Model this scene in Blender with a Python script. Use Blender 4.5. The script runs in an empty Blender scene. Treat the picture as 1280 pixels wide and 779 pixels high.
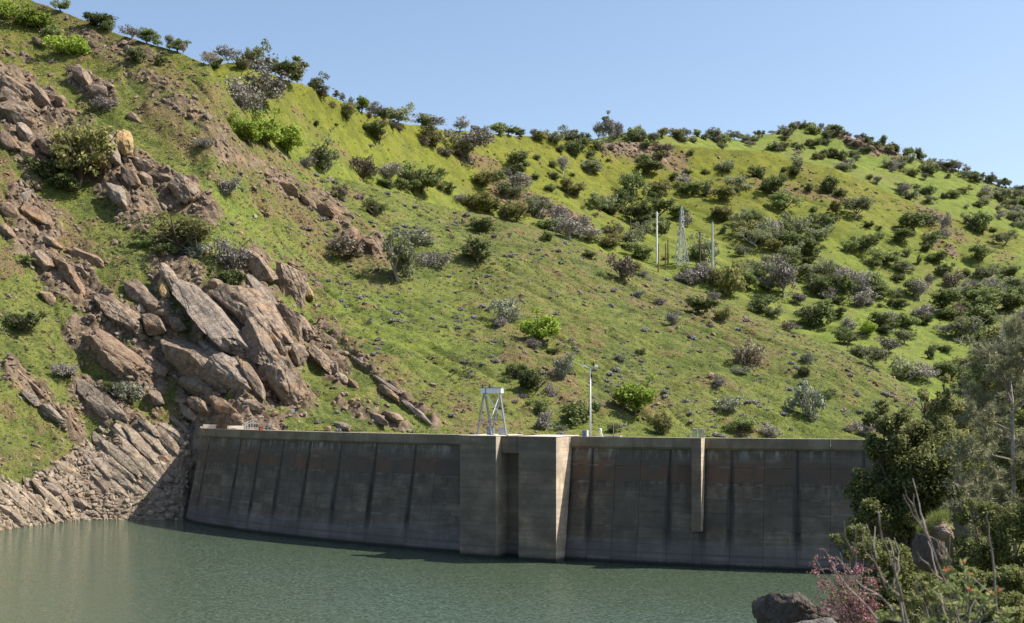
import bpy, math, random
import numpy as np
from mathutils import Vector, Matrix

S = bpy.context.scene
COL = S.collection

# ------------------------------------------------------------------ camera, sky, sun
F = 1500.0            # focal length in pixels of the 1280 px wide photograph
HC = 23.15            # camera height above the water
HY = 502.0            # image row of the horizon
cam_d = bpy.data.cameras.new('camera')
cam = bpy.data.objects.new('camera', cam_d); COL.objects.link(cam)
cam.location = (0, 0, HC); cam.rotation_euler = (math.radians(90), 0, 0)
cam_d.sensor_width = 36.0; cam_d.lens = 36.0 * F / 1280.0
cam_d.shift_y = (HY - 389.5) / 1280.0
cam_d.clip_start = 0.5; cam_d.clip_end = 6000
cam_d.dof.use_dof = True; cam_d.dof.focus_distance = 200; cam_d.dof.aperture_fstop = 2.4
S.camera = cam

SUN_AZ = math.radians(87)     # clockwise from +Y (straight ahead)
SUN_EL = math.radians(52)
sun_dir = Vector((math.sin(SUN_AZ)*math.cos(SUN_EL), math.cos(SUN_AZ)*math.cos(SUN_EL), math.sin(SUN_EL)))
w = bpy.data.worlds.new('World'); S.world = w; w.use_nodes = True
nt = w.node_tree
sky = nt.nodes.new('ShaderNodeTexSky'); sky.sky_type = 'NISHITA'; sky.sun_disc = False
sky.sun_elevation = SUN_EL; sky.sun_rotation = SUN_AZ
sky.altitude = 300; sky.air_density = 1.0; sky.dust_density = 2.0; sky.ozone_density = 1.2
bg = nt.nodes['Background']; bg.inputs['Strength'].default_value = 0.106
nt.links.new(sky.outputs[0], bg.inputs['Color'])
sd = bpy.data.lights.new('sun', 'SUN'); sd.energy = 5.0; sd.angle = math.radians(0.53); sd.color = (1.0, 0.945, 0.85)
sun = bpy.data.objects.new('sun', sd); COL.objects.link(sun)
sun.rotation_euler = (-sun_dir).to_track_quat('-Z', 'Y').to_euler()
S.view_settings.view_transform = 'Standard'; S.view_settings.look = 'None'
S.view_settings.exposure = 0.88; S.view_settings.gamma = 1.0
try:
    S.cycles.max_bounces = 6; S.cycles.diffuse_bounces = 3; S.cycles.transparent_max_bounces = 6
    S.cycles.use_denoising = True
except Exception: pass

# ------------------------------------------------------------------ noise
def _hash(ix, iy, seed):
    h = (ix.astype(np.int64)*374761393 + iy.astype(np.int64)*668265263 + seed*2147483647 + 1013904223) & 0xFFFFFFFF
    h = ((h ^ (h >> 13)) * 1274126177) & 0xFFFFFFFF
    h = h ^ (h >> 16)
    return (h & 0xFFFF) / 32767.5 - 1.0
def vnoise(x, y, seed=0):
    x0 = np.floor(x); y0 = np.floor(y); fx = x-x0; fy = y-y0
    fx = fx*fx*fx*(fx*(fx*6-15)+10); fy = fy*fy*fy*(fy*(fy*6-15)+10)
    a = _hash(x0, y0, seed); b = _hash(x0+1, y0, seed); c = _hash(x0, y0+1, seed); d = _hash(x0+1, y0+1, seed)
    return (a*(1-fx)+b*fx)*(1-fy) + (c*(1-fx)+d*fx)*fy
def fbm(x, y, octv=4, seed=0, gain=0.5):
    s = 0; a = 1.0; t = 0
    for k in range(octv):
        s = s + a*vnoise(x*2**k + 17.3*k, y*2**k - 9.1*k, seed+k*7); t += a; a *= gain
    return s/t
def sstep(a, b, x):
    t = np.clip((x-a)/(b-a), 0, 1); return t*t*(3-2*t)

# ------------------------------------------------------------------ object helpers
def link(o, parent=None):
    COL.objects.link(o)
    if parent is not None: o.parent = parent
    return o
def tag(o, label=None, cat=None, group=None, kind=None):
    if label: o['label'] = label
    if cat: o['category'] = cat
    if group: o['group'] = group
    if kind: o['kind'] = kind
    return o
def empty(name, loc=(0,0,0), rz=0.0):
    o = bpy.data.objects.new(name, None); o.location = loc; o.rotation_euler = (0,0,rz)
    o.empty_display_size = 0.5
    return link(o)
def mesh_np(name, V, Fc, mats, smooth=False, midx=None):
    """V (n,3) array, Fc (m,3|4) int array"""
    me = bpy.data.meshes.new(name)
    V = np.asarray(V, dtype=np.float32); Fc = np.asarray(Fc, dtype=np.int32)
    k = Fc.shape[1]
    me.vertices.add(len(V)); me.vertices.foreach_set('co', V.ravel())
    me.loops.add(Fc.size); me.loops.foreach_set('vertex_index', Fc.ravel())
    me.polygons.add(len(Fc)); me.polygons.foreach_set('loop_start', np.arange(0, Fc.size, k, dtype=np.int32))
    me.polygons.foreach_set('use_smooth', np.full(len(Fc), smooth, dtype=bool))
    if midx is not None: me.polygons.foreach_set('material_index', np.asarray(midx, dtype=np.int32))
    for m in (mats if isinstance(mats, (list, tuple)) else [mats]): me.materials.append(m)
    me.update(calc_edges=True); me.validate()
    return me
class MB:
    """collects quads / tris for one mesh"""
    def __init__(s): s.v = []; s.f = []
    def add(s, vs, fs):
        n = len(s.v); s.v += [tuple(p) for p in vs]; s.f += [tuple(i+n for i in f) for f in fs]; return s
    def hexa(s, p):  # 8 points: bottom 0-3, top 4-7
        return s.add(p, [(0,3,2,1),(4,5,6,7),(0,1,5,4),(1,2,6,5),(2,3,7,6),(3,0,4,7)])
    def box(s, c, d, rz=0.0):
        cx,cy,cz = c; dx,dy,dz = d[0]/2,d[1]/2,d[2]/2; q = []
        for z in (-dz,dz):
            for x,y in ((-dx,-dy),(dx,-dy),(dx,dy),(-dx,dy)):
                q.append((cx+x*math.cos(rz)-y*math.sin(rz), cy+x*math.sin(rz)+y*math.cos(rz), cz+z))
        return s.hexa(q)
    def tube(s, pts, rad, n=6, cap=True):
        pts = [Vector(p) for p in pts]
        if not hasattr(rad, '__len__'): rad = [rad]*len(pts)
        rings = []; up = None
        for i,p in enumerate(pts):
            t = (pts[min(i+1,len(pts)-1)]-pts[max(i-1,0)]).normalized()
            if up is None: up = Vector((0,0,1)) if abs(t.z) < .9 else Vector((1,0,0))
            a = t.cross(up)
            if a.length < 1e-4: a = t.cross(Vector((0.3,1,0.2)))
            a.normalize(); b = t.cross(a).normalized()
            rings.append([p + (a*math.cos(2*math.pi*k/n) + b*math.sin(2*math.pi*k/n))*rad[i] for k in range(n)])
        vs = [q for r in rings for q in r]; fs = []
        for i in range(len(rings)-1):
            for k in range(n):
                fs.append((i*n+k, i*n+(k+1)%n, (i+1)*n+(k+1)%n, (i+1)*n+k))
        if cap: fs += [tuple(range(n))[::-1], tuple((len(rings)-1)*n+k for k in range(n))]
        return s.add(vs, fs)
    def mesh(s, name, mats, smooth=False):
        me = bpy.data.meshes.new(name); me.from_pydata(s.v, [], s.f)
        for m in (mats if isinstance(mats,(list,tuple)) else [mats]): me.materials.append(m)
        if smooth: me.polygons.foreach_set('use_smooth', [True]*len(me.polygons))
        me.update(); return me
    def build(s, name, mats, parent=None, smooth=False):
        return link(bpy.data.objects.new(name, s.mesh(name, mats, smooth)), parent)

# ------------------------------------------------------------------ materials
class NT:
    def __init__(s, name):
        s.m = bpy.data.materials.new(name); s.m.use_nodes = True; s.t = s.m.node_tree
        s.b = s.t.nodes['Principled BSDF']; s.b.inputs['Roughness'].default_value = 0.9
        s.b.inputs['Specular IOR Level'].default_value = 0.2
        s.out = s.t.nodes['Material Output']
        s.m.cycles.emission_sampling = 'NONE'
    def n(s, typ, **kw):
        x = s.t.nodes.new(typ)
        for k,v in kw.items(): setattr(x, k, v)
        return x
    def l(s, a, b): s.t.links.new(a, b)
    def set(s, sock, v):
        if isinstance(v, bpy.types.NodeSocket): s.l(v, sock)
        elif isinstance(v, (tuple, list)) and len(v) == 3 and sock.type == 'RGBA': sock.default_value = (*v, 1)
        else: sock.default_value = v
    def coord(s, kind='Object'):
        return s.n('ShaderNodeTexCoord').outputs[kind]
    def pos(s): return s.n('ShaderNodeNewGeometry').outputs['Position']
    def mapping(s, v, scale=(1,1,1), rot=(0,0,0)):
        m = s.n('ShaderNodeMapping'); s.l(v, m.inputs[0]); m.inputs['Scale'].default_value = scale
        m.inputs['Rotation'].default_value = rot; return m.outputs[0]
    def noise(s, v, scale, detail=4, rough=0.55, dist=0.0):
        x = s.n('ShaderNodeTexNoise'); s.l(v, x.inputs['Vector']); x.inputs['Scale'].default_value = scale
        x.inputs['Detail'].default_value = detail; x.inputs['Roughness'].default_value = rough
        x.inputs['Distortion'].default_value = dist; return x.outputs[0]
    def voro(s, v, scale, feature='F1', out='Distance'):
        x = s.n('ShaderNodeTexVoronoi', feature=feature); s.l(v, x.inputs['Vector']); x.inputs['Scale'].default_value = scale
        return x.outputs[out]
    def ramp(s, v, a, b, lo=0.0, hi=1.0):
        x = s.n('ShaderNodeMapRange', interpolation_type='SMOOTHSTEP'); s.set(x.inputs[0], v)
        s.set(x.inputs[1], a); s.set(x.inputs[2], b); x.inputs[3].default_value = lo; x.inputs[4].default_value = hi
        return x.outputs[0]
    def math(s, op, a, b=0.0):
        x = s.n('ShaderNodeMath', operation=op); s.set(x.inputs[0], a); s.set(x.inputs[1], b); return x.outputs[0]
    def mix(s, f, a, b, mode='MIX'):
        x = s.n('ShaderNodeMix', data_type='RGBA', blend_type=mode); s.set(x.inputs[0], f); s.set(x.inputs[6], a); s.set(x.inputs[7], b)
        return x.outputs[2]
    def attr(s, name): return s.n('ShaderNodeAttribute', attribute_name=name).outputs['Fac']
    def rnd(s): return s.n('ShaderNodeObjectInfo').outputs['Random']
    def sep(s, v):
        x = s.n('ShaderNodeSeparateXYZ'); s.l(v, x.inputs[0]); return x.outputs
    def bump(s, h, strength=0.5, dist=0.1, normal=None):
        x = s.n('ShaderNodeBump'); s.l(h, x.inputs['Height']); x.inputs['Strength'].default_value = strength
        x.inputs['Distance'].default_value = dist
        if normal is not None: s.l(normal, x.inputs['Normal'])
        s.l(x.outputs[0], s.b.inputs['Normal']); return x.outputs[0]
    def color(s, c): s.set(s.b.inputs['Base Color'], c)

def m_terrain():
    t = NT('grassy_hillside'); p = t.pos()
    big = t.noise(p, 0.018, 5, .6); mid = t.noise(p, 0.11, 6, .62); fine = t.noise(p, 0.9, 6, .7); speck = t.noise(p, 2.6, 3, .7)
    lush = t.attr('lush'); m3 = t.noise(p, .33, 5, .66); z = t.sep(p)[2]
    dull = t.mix(t.ramp(mid, .36, .62), (.080,.100,.022), (.142,.152,.036))
    fresh = t.mix(t.ramp(mid, .36, .64), (.105,.145,.024), (.168,.198,.034))
    g = t.mix(lush, dull, fresh)
    g = t.mix(t.ramp(big, .45, .62, 0, .6), g, (.150,.150,.042))
    g = t.mix(t.math('MULTIPLY', t.ramp(z, 75, 175, 0, .8), t.math('SUBTRACT', 1.0, t.attr('far'))), g, t.mix(t.ramp(mid,.4,.6), (.110,.110,.010), (.162,.160,.014)))
    # straw, sage and darker herb patches a few metres across
    k = t.math('SUBTRACT', 1.0, t.math('MULTIPLY', lush, .45))
    g = t.mix(t.math('MULTIPLY', t.ramp(m3, .52, .64, 0, .75), k), g, (.048,.066,.024))
    g = t.mix(t.math('MULTIPLY', t.ramp(m3, .46, .34, 0, .6), k), g, (.165,.150,.070))
    g = t.mix(t.math('MULTIPLY', t.ramp(fine, .45, .66, 0, .8), t.ramp(lush, 0, 1, 1, .45)), g, (.045,.062,.018))
    g = t.mix(t.ramp(fine, .42, .30, 0, .5), g, (.20,.20,.072))
    # bare soil
    soil = t.mix(t.ramp(speck, .35, .65), (.095,.060,.033), (.20,.135,.078))
    dry = t.attr('dry')
    dm = t.math('MULTIPLY', t.ramp(t.math('ADD', t.math('MULTIPLY', mid, .5), t.math('ADD', t.math('MULTIPLY', fine, .5), t.math('MULTIPLY', dry, .26))), .60, .74), .85)
    c = t.mix(dm, g, soil)
    # grey green sage haze patches and violet lupine flecks
    lm = t.math('MULTIPLY', t.ramp(t.noise(p, .05, 3), .52, .62), t.ramp(t.noise(p, 1.1, 3, .8), .56, .66))
    c = t.mix(t.math('MULTIPLY', lm, .6), c, (.12,.12,.115))
    # rock
    rk = t.mix(t.ramp(t.noise(p, .35, 6, .65), .35, .65), (.095,.068,.045), (.215,.160,.112))
    rk = t.mix(t.ramp(t.noise(p, 1.7, 5, .7), .5, .72, 0, .7), rk, (.075,.055,.042))
    rk = t.mix(t.ramp(t.noise(p, .16, 3, .6), .56, .68, 0, .7), rk, (.30,.20,.12))
    pale = t.attr('pale')
    rk = t.mix(pale, rk, t.mix(t.ramp(fine, .3, .65), (.125,.096,.066), (.28,.228,.165)))
    holes = t.math('MULTIPLY', t.math('SUBTRACT', t.noise(p, .28, 5, .7), .5), 1.5)
    nz = t.sep(t.n('ShaderNodeNewGeometry').outputs['Normal'])[2]
    steep = t.ramp(nz, .62, .9, .12, -.25)
    rmask = t.ramp(t.math('ADD', t.math('ADD', t.attr('rock'), steep), t.math('ADD', holes, t.math('MULTIPLY', t.math('SUBTRACT', fine, .5), .7))), .46, .56)
    c = t.mix(rmask, c, rk)
    t.color(c)
    h = t.math('ADD', t.math('MULTIPLY', fine, 1.0), t.math('MULTIPLY', speck, .5))
    t.bump(h, .9, .7)
    t.b.inputs['Specular IOR Level'].default_value = .1
    return t.m
def m_rock(name, a, b, dark=(.07,.052,.04), rust=.5, scale=1.0):
    t = NT(name); p = t.pos()
    st = t.mapping(p, (1,1,1), (0.3,.5,.6))
    n1 = t.noise(st, .5*scale, 6, .65); n2 = t.noise(p, 2.4*scale, 6, .72); n3 = t.noise(p, .22*scale, 3, .6)
    c = t.mix(t.ramp(n1, .33, .66), a, b)
    c = t.mix(t.ramp(n2, .50, .70, 0, .75), c, dark)
    c = t.mix(t.ramp(n3, .56, .66, 0, rust), c, (.40,.22,.085))
    c = t.mix(t.math('MULTIPLY', t.ramp(t.noise(p, .8*scale, 5, .7), .56, .64), .45), c, (.27,.27,.24))
    crack = t.voro(t.mapping(p, (1.,1.,.45), (.5,.35,.4)), .55*scale, 'DISTANCE_TO_EDGE')
    ck = t.ramp(t.math('ADD', crack, t.math('MULTIPLY', n2, .06)), .035, .065)
    c = t.mix(t.math('MULTIPLY', t.math('SUBTRACT', 1.0, ck), .6), c, (.05,.038,.03))
    r = t.rnd(); c = t.mix(t.ramp(r, 0, 1, 0, .35), c, (.17,.13,.10))
    t.color(c)
    t.bump(t.math('ADD', t.math('ADD', t.math('MULTIPLY', n1, 1.2), t.math('MULTIPLY', n2, .6)), t.math('MULTIPLY', ck, .35)), .8, .35/scale)
    return t.m
def m_leaf(name, a, b, tr=.42, tint=.3):
    t = NT(name)
    g = t.n('ShaderNodeNewGeometry'); r = g.outputs['Random Per Island']
    c = t.mix(r, a, b)
    hs = t.n('ShaderNodeHueSaturation'); t.l(c, hs.inputs['Color'])
    hs.inputs['Hue'].default_value = .5; hs.inputs['Saturation'].default_value = .95
    t.l(t.ramp(t.rnd(), 0, 1, (1-tint)*1.36, (1+tint)*1.36), hs.inputs['Value'])
    c = hs.outputs[0]
    t.color(c); t.b.inputs['Roughness'].default_value = .65
    tl = t.n('ShaderNodeBsdfTranslucent'); t.l(c, tl.inputs['Color'])
    mx = t.n('ShaderNodeMixShader'); mx.inputs[0].default_value = tr
    t.l(t.b.outputs[0], mx.inputs[1]); t.l(tl.outputs[0], mx.inputs[2]); t.l(mx.outputs[0], t.out.inputs['Surface'])
    return t.m
def m_plain(name, col, rough=.7, metal=0.0, var=.25, scale=6.0, bump=.2):
    t = NT(name); p = t.coord()
    n = t.noise(p, scale, 5, .65)
    c = t.mix(t.ramp(n, .3, .7), tuple(x*(1-var) for x in col), tuple(min(1,x*(1+var)) for x in col))
    t.color(c); t.b.inputs['Roughness'].default_value = rough; t.b.inputs['Metallic'].default_value = metal
    if bump: t.bump(n, bump, .02)
    return t.m
def m_concrete(name, face=True, lift=1.0):
    t = NT(name); p = t.pos(); z = t.sep(p)[2]
    n1 = t.noise(p, .35, 5, .65); n2 = t.noise(p, 3.0, 6, .7)
    vert = t.noise(t.mapping(p, (1.1,1.1,.07)), 1.0, 6, .7)      # rain streaks
    horiz = t.noise(t.mapping(p, (.12,.12,2.2)), 1.0, 4, .7)     # board marks
    c = t.mix(t.ramp(n1, .3, .7), (.105,.080,.056), (.240,.195,.145))
    c = t.mix(t.ramp(horiz, .35, .65, 0, .55), c, (.085,.072,.055))
    if face:
        # iron stained band under the parapet with a ragged lower edge
        edge = t.math('ADD', z, t.math('MULTIPLY', t.math('SUBTRACT', vert, .5), 3.0))
        band = t.math('MULTIPLY', t.ramp(edge, 11.2, 11.9), t.ramp(z, 15.4, 13.4))
        c = t.mix(t.math('MULTIPLY', band, .9), c, t.mix(t.ramp(n1,.35,.65), (.165,.090,.055), (.095,.066,.048)))
        drip = t.math('MULTIPLY', t.math('MULTIPLY', t.ramp(z, 9.6, 11.2), t.ramp(z, 12.1, 11.5)), t.ramp(vert, .45, .6))
        c = t.mix(t.math('MULTIPLY', drip, .75), c, (.05,.045,.04))
        white = t.math('MULTIPLY', t.ramp(z, 14.2, 16.0), t.ramp(vert, .5, .64))
        c = t.mix(t.math('MULTIPLY', white, .9), c, (.38,.37,.35))
        low = t.ramp(t.math('ADD', z, t.math('MULTIPLY', horiz, 2)), 5.2, 3.8)
        c = t.mix(t.math('MULTIPLY', low, .55), c, (.19,.175,.175))
        for q_,zl in enumerate((2.95, 5.2, 7.5, 9.6, 11.5, 13.9)):
            ln = t.math('MULTIPLY', t.ramp(t.math('ABSOLUTE', t.math('SUBTRACT', z, zl)), .16, .03), t.ramp(t.noise(t.mapping(p, (.3,.3,.01)), .9+.13*q_, 4, .7), .48, .60, 0, .55))
            c = t.mix(ln, c, (.34,.32,.30))
        # dark seepage streaks that run down the construction joints
        for a in ('dl','dr'):
            d = t.attr(a)
            wd = t.math('ADD', t.ramp(z, 17, 6, .10, .50), t.math('MULTIPLY', t.math('SUBTRACT', vert, .5), .9))
            s_ = t.math('MULTIPLY', t.ramp(t.math('SUBTRACT', d, wd), .35, -.25), t.ramp(z, 1.2, 5.5, .12, .92))
            c = t.mix(s_, c, (.022,.021,.020))
    c = t.mix(t.ramp(vert, .53, .72, 0, .55), c, (.08,.072,.062))
    c = t.mix(t.ramp(n2, .55, .75, 0, .3), c, (.24,.22,.19))
    c = t.mix(t.ramp(t.rnd(), 0, 1, 0, .45), c, (.075,.066,.054))
    c = t.mix(t.ramp(t.noise(p, .12, 4, .6), .42, .6, 0, .45), c, (.08,.072,.060))
    wet = t.ramp(t.math('ADD', z, t.math('MULTIPLY', n2, .5)), 1.1, .55)
    c = t.mix(t.math('MULTIPLY', wet, .93), c, (.018,.019,.016))
    line = t.math('MULTIPLY', t.ramp(z, 1.5, 1.62), t.ramp(z, 1.95, 1.8))
    c = t.mix(t.math('MULTIPLY', line, .5), c, (.08,.07,.065))
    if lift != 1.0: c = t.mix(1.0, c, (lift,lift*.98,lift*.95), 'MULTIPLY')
    t.color(c); t.bump(t.math('ADD', n2, t.math('MULTIPLY', horiz, .6)), .35, .06)
    return t.m
def m_parapet():
    t = NT('parapet_concrete'); p = t.pos()
    n1 = t.noise(p, .3, 4); n2 = t.noise(p, 4, 5, .7); vert = t.noise(t.mapping(p, (1.4,1.4,.1)), 1.0, 5, .7)
    c = t.mix(t.ramp(n1, .35, .65), (.155,.125,.088), (.235,.195,.14))
    c = t.mix(t.ramp(vert, .5, .7, 0, .5), c, (.11,.09,.07))
    c = t.mix(t.ramp(n2, .55, .75, 0, .3), c, (.36,.32,.26))
    t.color(c); t.bump(n2, .3, .04); return t.m
def m_pale():
    t = NT('pale_concrete'); p = t.pos()
    n1 = t.noise(p, .5, 4); n2 = t.noise(p, 4, 5, .7); vert = t.noise(t.mapping(p, (1.4,1.4,.1)), 1.0, 5, .7)
    c = t.mix(t.ramp(n1, .35, .65), (.46,.39,.32), (.58,.51,.43))
    c = t.mix(t.ramp(vert, .52, .75, 0, .35), c, (.33,.28,.22))
    t.color(c); t.bump(n2, .3, .04); return t.m
def m_water():
    t = NT('lake_water'); p = t.pos()
    t.color((.058,.083,.052)); t.b.inputs['Roughness'].default_value = .06; t.b.inputs['IOR'].default_value = 1.6
    t.b.inputs['Specular IOR Level'].default_value = .5
    a = t.noise(t.mapping(p, (.5,1.0,1), (0,0,.15)), .75, 5, .68, .4)
    b = t.noise(t.mapping(p, (.5,1,1), (0,0,-.25)), 2.6, 3, .6)
    c = t.noise(p, .07, 3)
    h = t.math('ADD', t.math('MULTIPLY', a, 1.0), t.math('MULTIPLY', b, .30))
    h = t.math('MULTIPLY', h, t.ramp(c, .35, .65, .65, 1.25))
    def slopes(v, sc, det):
        x = t.n('ShaderNodeTexNoise'); t.l(v, x.inputs['Vector']); x.inputs['Scale'].default_value = sc; x.inputs['Detail'].default_value = det; x.inputs['Roughness'].default_value = .6
        m = t.n('ShaderNodeVectorMath', operation='SUBTRACT'); t.l(x.outputs['Color'], m.inputs[0]); m.inputs[1].default_value = (.5,.5,.5); return m.outputs[0]
    def vsc(v, k):
        m = t.n('ShaderNodeVectorMath', operation='MULTIPLY'); t.l(v, m.inputs[0]); m.inputs[1].default_value = k; return m.outputs[0]
    def vadd(a_, b_):
        m = t.n('ShaderNodeVectorMath', operation='ADD'); t.l(a_, m.inputs[0])
        if isinstance(b_, tuple): m.inputs[1].default_value = b_
        else: t.l(b_, m.inputs[1])
        return m.outputs[0]
    w1 = slopes(t.mapping(p, (.55,1.0,1), (0,0,.12)), 4.5, 5); w2 = slopes(t.mapping(p, (.6,1,1), (0,0,-.3)), 12, 2)
    patch = t.ramp(c, .35, .65, .8, 1.2)
    s = vadd(vsc(w1, (1.2,1.7,0)), vsc(w2, (1.1,1.4,0)))
    m = t.n('ShaderNodeVectorMath', operation='SCALE'); t.l(s, m.inputs[0]); t.l(patch, m.inputs['Scale'])
    nn = t.n('ShaderNodeVectorMath', operation='NORMALIZE'); t.l(vadd(m.outputs[0], (0,0,1.0)), nn.inputs[0])
    t.l(nn.outputs[0], t.b.inputs['Normal'])
    return t.m

M = {}
M['terrain'] = m_terrain()
M['rock'] = m_rock('brown_rock', (.120,.086,.060), (.270,.205,.148), rust=.4)
M['rock_red'] = m_rock('red_rock', (.140,.088,.056), (.265,.180,.118), rust=.5)
M['rock_grey'] = m_rock('grey_rock', (.160,.130,.103), (.290,.240,.193), rust=.15)
M['rock_pale'] = m_rock('pale_shore_rock', (.170,.132,.094), (.35,.28,.205), dark=(.15,.12,.09), rust=.15)
M['rock_gold'] = m_rock('lichen_rock', (.24,.17,.09), (.38,.26,.10), rust=.9)
M['rock_dark'] = m_rock('dark_rock', (.035,.028,.024), (.09,.075,.065), dark=(.025,.02,.018), rust=.2, scale=4)
M['bark'] = m_plain('bark', (.11,.085,.065), .95)
M['bark_grey'] = m_plain('grey_bark', (.30,.275,.25), .9)
M['bark_pale'] = m_plain('pale_twig_bark', (.21,.175,.155), .85, var=.35, scale=12)
M['oak_dark'] = m_leaf('dark_oak_leaves', (0.056,0.076,0.024), (0.129,0.148,0.047))
M['oak_green'] = m_leaf('green_oak_leaves', (0.090,0.120,0.036), (0.172,0.202,0.069))
M['oak_pale'] = m_leaf('pale_blue_oak_leaves', (.105,.122,.060), (.215,.225,.115))
M['bright'] = m_leaf('bright_leaves', (0.112,0.172,0.017), (0.241,0.292,0.039))
M['olive'] = m_leaf('olive_leaves', (0.086,0.090,0.029), (0.198,0.189,0.065))
M['grey'] = m_leaf('grey_twigs_and_leaves', (0.112,0.099,0.086), (0.232,0.211,0.181), tr=.2)
M['sage'] = m_leaf('grey_green_needles', (0.095,0.107,0.069), (0.206,0.215,0.142), tr=.25)
M['lupine'] = m_leaf('lupine_leaves', (.125,.120,.115), (.235,.215,.225), tr=.2, tint=.15)
M['brown'] = m_leaf('brown_brush', (0.086,0.067,0.047), (0.172,0.142,0.099), tr=.2)
M['grass'] = m_leaf('grass_blades', (0.099,0.129,0.029), (0.172,0.194,0.047), tr=.4)
M['concrete'] = m_concrete('dam_face_concrete', True)
M['pier'] = m_concrete('pier_concrete', False, 1.35)
M['flank'] = m_concrete('sunlit_tone_concrete', False, 3.3)  # cleaner side concrete, lifted well beyond that: sunlight put into the colour
M['parapet'] = m_parapet()
M['pale'] = m_pale()
M['water'] = m_water()
M['steel'] = m_plain('grey_painted_steel', (.26,.265,.27), .5, .2, var=.12)
M['white'] = m_plain('white_paint', (.80,.80,.77), .5, 0, var=.06, bump=.05)
M['black'] = m_plain('black_paint', (.02,.02,.02), .6, 0, var=.1)
M['wood'] = m_plain('weathered_pole_wood', (.20,.12,.065), .9)
M['red'] = m_plain('red_paint', (.24,.08,.05), .8)
M['galv'] = m_plain('galvanised_metal', (.42,.435,.43), .5, .3, var=.1)
M['blue'] = m_plain('blue_grey_paint', (.16,.22,.28), .5)

# ------------------------------------------------------------------ the dam's line
def unproj(px, py, Y): return Vector(((px-640)/F*Y, Y, HC + (HY-py)/F*Y))
def dam_path():
    P = [(-8.0,186.0)]
    # arc of a circle: tangent angle grows towards the left end and the wall turns away behind the abutment
    pts = []
    def th(s):   # s>0 to the right of the anchor, <0 to the left; angle below +x of the tangent
        if s >= 0: return math.radians(31.0) - s/197.0
        a = math.radians(31.0) - s/197.0
        if s < -60: a += ((-s-60)/16.0)**2*0.55
        return min(a, math.radians(76))
    ds = .5
    right = []; x,y = P[0]; s = 0
    while s < 150:
        a = max(th(s), -.1); x += math.cos(a)*ds; y -= math.sin(a)*ds; s += ds; right.append((x,y))
    left = []; x,y = P[0]; s = 0
    while s > -104:
        a = th(s); x -= math.cos(a)*ds; y += math.sin(a)*ds; s -= ds; left.append((x,y))
    return np.array(left[::-1] + P + right), ds
DP, DS = dam_path()
DT = np.gradient(DP, axis=0); DT /= np.linalg.norm(DT, axis=1)[:,None]
def dam_at(s):
    i = s/DS; x = np.interp(i, np.arange(len(DP)), DP[:,0]); y = np.interp(i, np.arange(len(DP)), DP[:,1])
    tx = np.interp(i, np.arange(len(DP)), DT[:,0]); ty = np.interp(i, np.arange(len(DP)), DT[:,1])
    return np.array((x,y)), np.array((tx,ty))/math.hypot(tx,ty)
def dam_pt(s, out, z):     # out > 0 is upstream, towards the camera
    p, t = dam_at(s); n = np.array((t[1], -t[0])); q = p + n*out
    return (float(q[0]), float(q[1]), float(z))
_px = 640 + F*DP[:,0]/DP[:,1]
_mono = int(np.argmin(_px[:260]))
def s_of_px(px): return float(np.interp(px, _px[_mono:], np.arange(_mono, len(_px))))*DS
def damY(px): return float(np.interp(px, _px[_mono:], DP[_mono:,1]))
DAM_L = _mono*DS

# ------------------------------------------------------------------ terrain
CX = np.concatenate([np.arange(-260,-4,5.0), np.arange(0,620,1.5), np.arange(621,1281,2.0), np.arange(1285,1560,6.0)])
def I(pts): a = np.array(pts, float); return np.interp(CX, a[:,0], a[:,1])
def smooth_cols(a, w):
    k = np.ones(w)/w; return np.convolve(np.pad(a, w//2, mode='edge'), k, mode='valid')[:len(a)]
def py2z(py, Y): return HC + (HY-py)/F*Y
# near hill: foot, crest
foot_py = I([(-260,672),(0,663),(60,655),(100,650),(225,650),(236,610),(246,537),(300,533),(420,536),(640,544),(1000,552),(1280,560),(1560,570)])
ys_l = 34725/(I([(-260,690),(0,663),(60,655),(100,650),(225,650),(1600,650)])-HY)
foot_Y = np.where(CX < 229, ys_l, I([(-260,200),(229,235),(246,252),(300,243),(420,246),(640,262),(1000,285),(1280,300),(1560,320)]))
foot_z = np.where(CX < 229, 0.0, py2z(foot_py, foot_Y))
foot_z = smooth_cols(foot_z, 7); foot_Y = smooth_cols(foot_Y, 7)
dY = np.array([damY(min(max(p,236),1290)) for p in CX])
base_Y = np.where(CX < 229, foot_Y-16, np.minimum(np.maximum(dY+10, 172), foot_Y-4)); base_Y = np.where((CX>=229)&(CX<300), foot_Y-7, base_Y)
base_z = np.where(CX < 229, -11.0, np.where(CX<262, foot_z-10, -14.0))
crest_py = smooth_cols(I([(-260,-150),(-60,-60),(0,-24),(40,2),(70,12),(110,27),(160,47),(220,64),(262,82),(290,125),(320,160),(360,198),(400,217),(430,224),(500,240),(560,261),(640,276),(700,292),(760,318),(800,335),(870,362),(930,386),(1000,416),(1060,441),(1100,459),(1150,494),(1200,530),(1280,575),(1560,640)]), 9)
crest_Y = smooth_cols(I([(-260,470),(0,425),(160,395),(270,388),(330,400),(430,425),(640,465),(800,455),(1000,405),(1150,375),(1280,360),(1560,360)]), 15)
crest_z = py2z(crest_py, crest_Y)
val_Y = crest_Y + I([(-260,30),(270,20),(300,20),(430,40),(640,60),(1000,75),(1560,60)])
val_z = crest_z - I([(-260,12),(220,6),(300,5),(430,7),(640,12),(1000,16),(1150,10),(1280,4),(1560,0)])
c_py = smooth_cols(I([(-260,140),(0,120),(200,100),(262,84),(300,80),(350,97),(400,114),(450,139),(500,153),(550,161),(600,166),(700,173),(760,179),(800,178),(860,184),(900,186),(950,189),(1000,200),(1050,213),(1100,236),(1150,256),(1200,271),(1280,292),(1560,380)]), 5)
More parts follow.
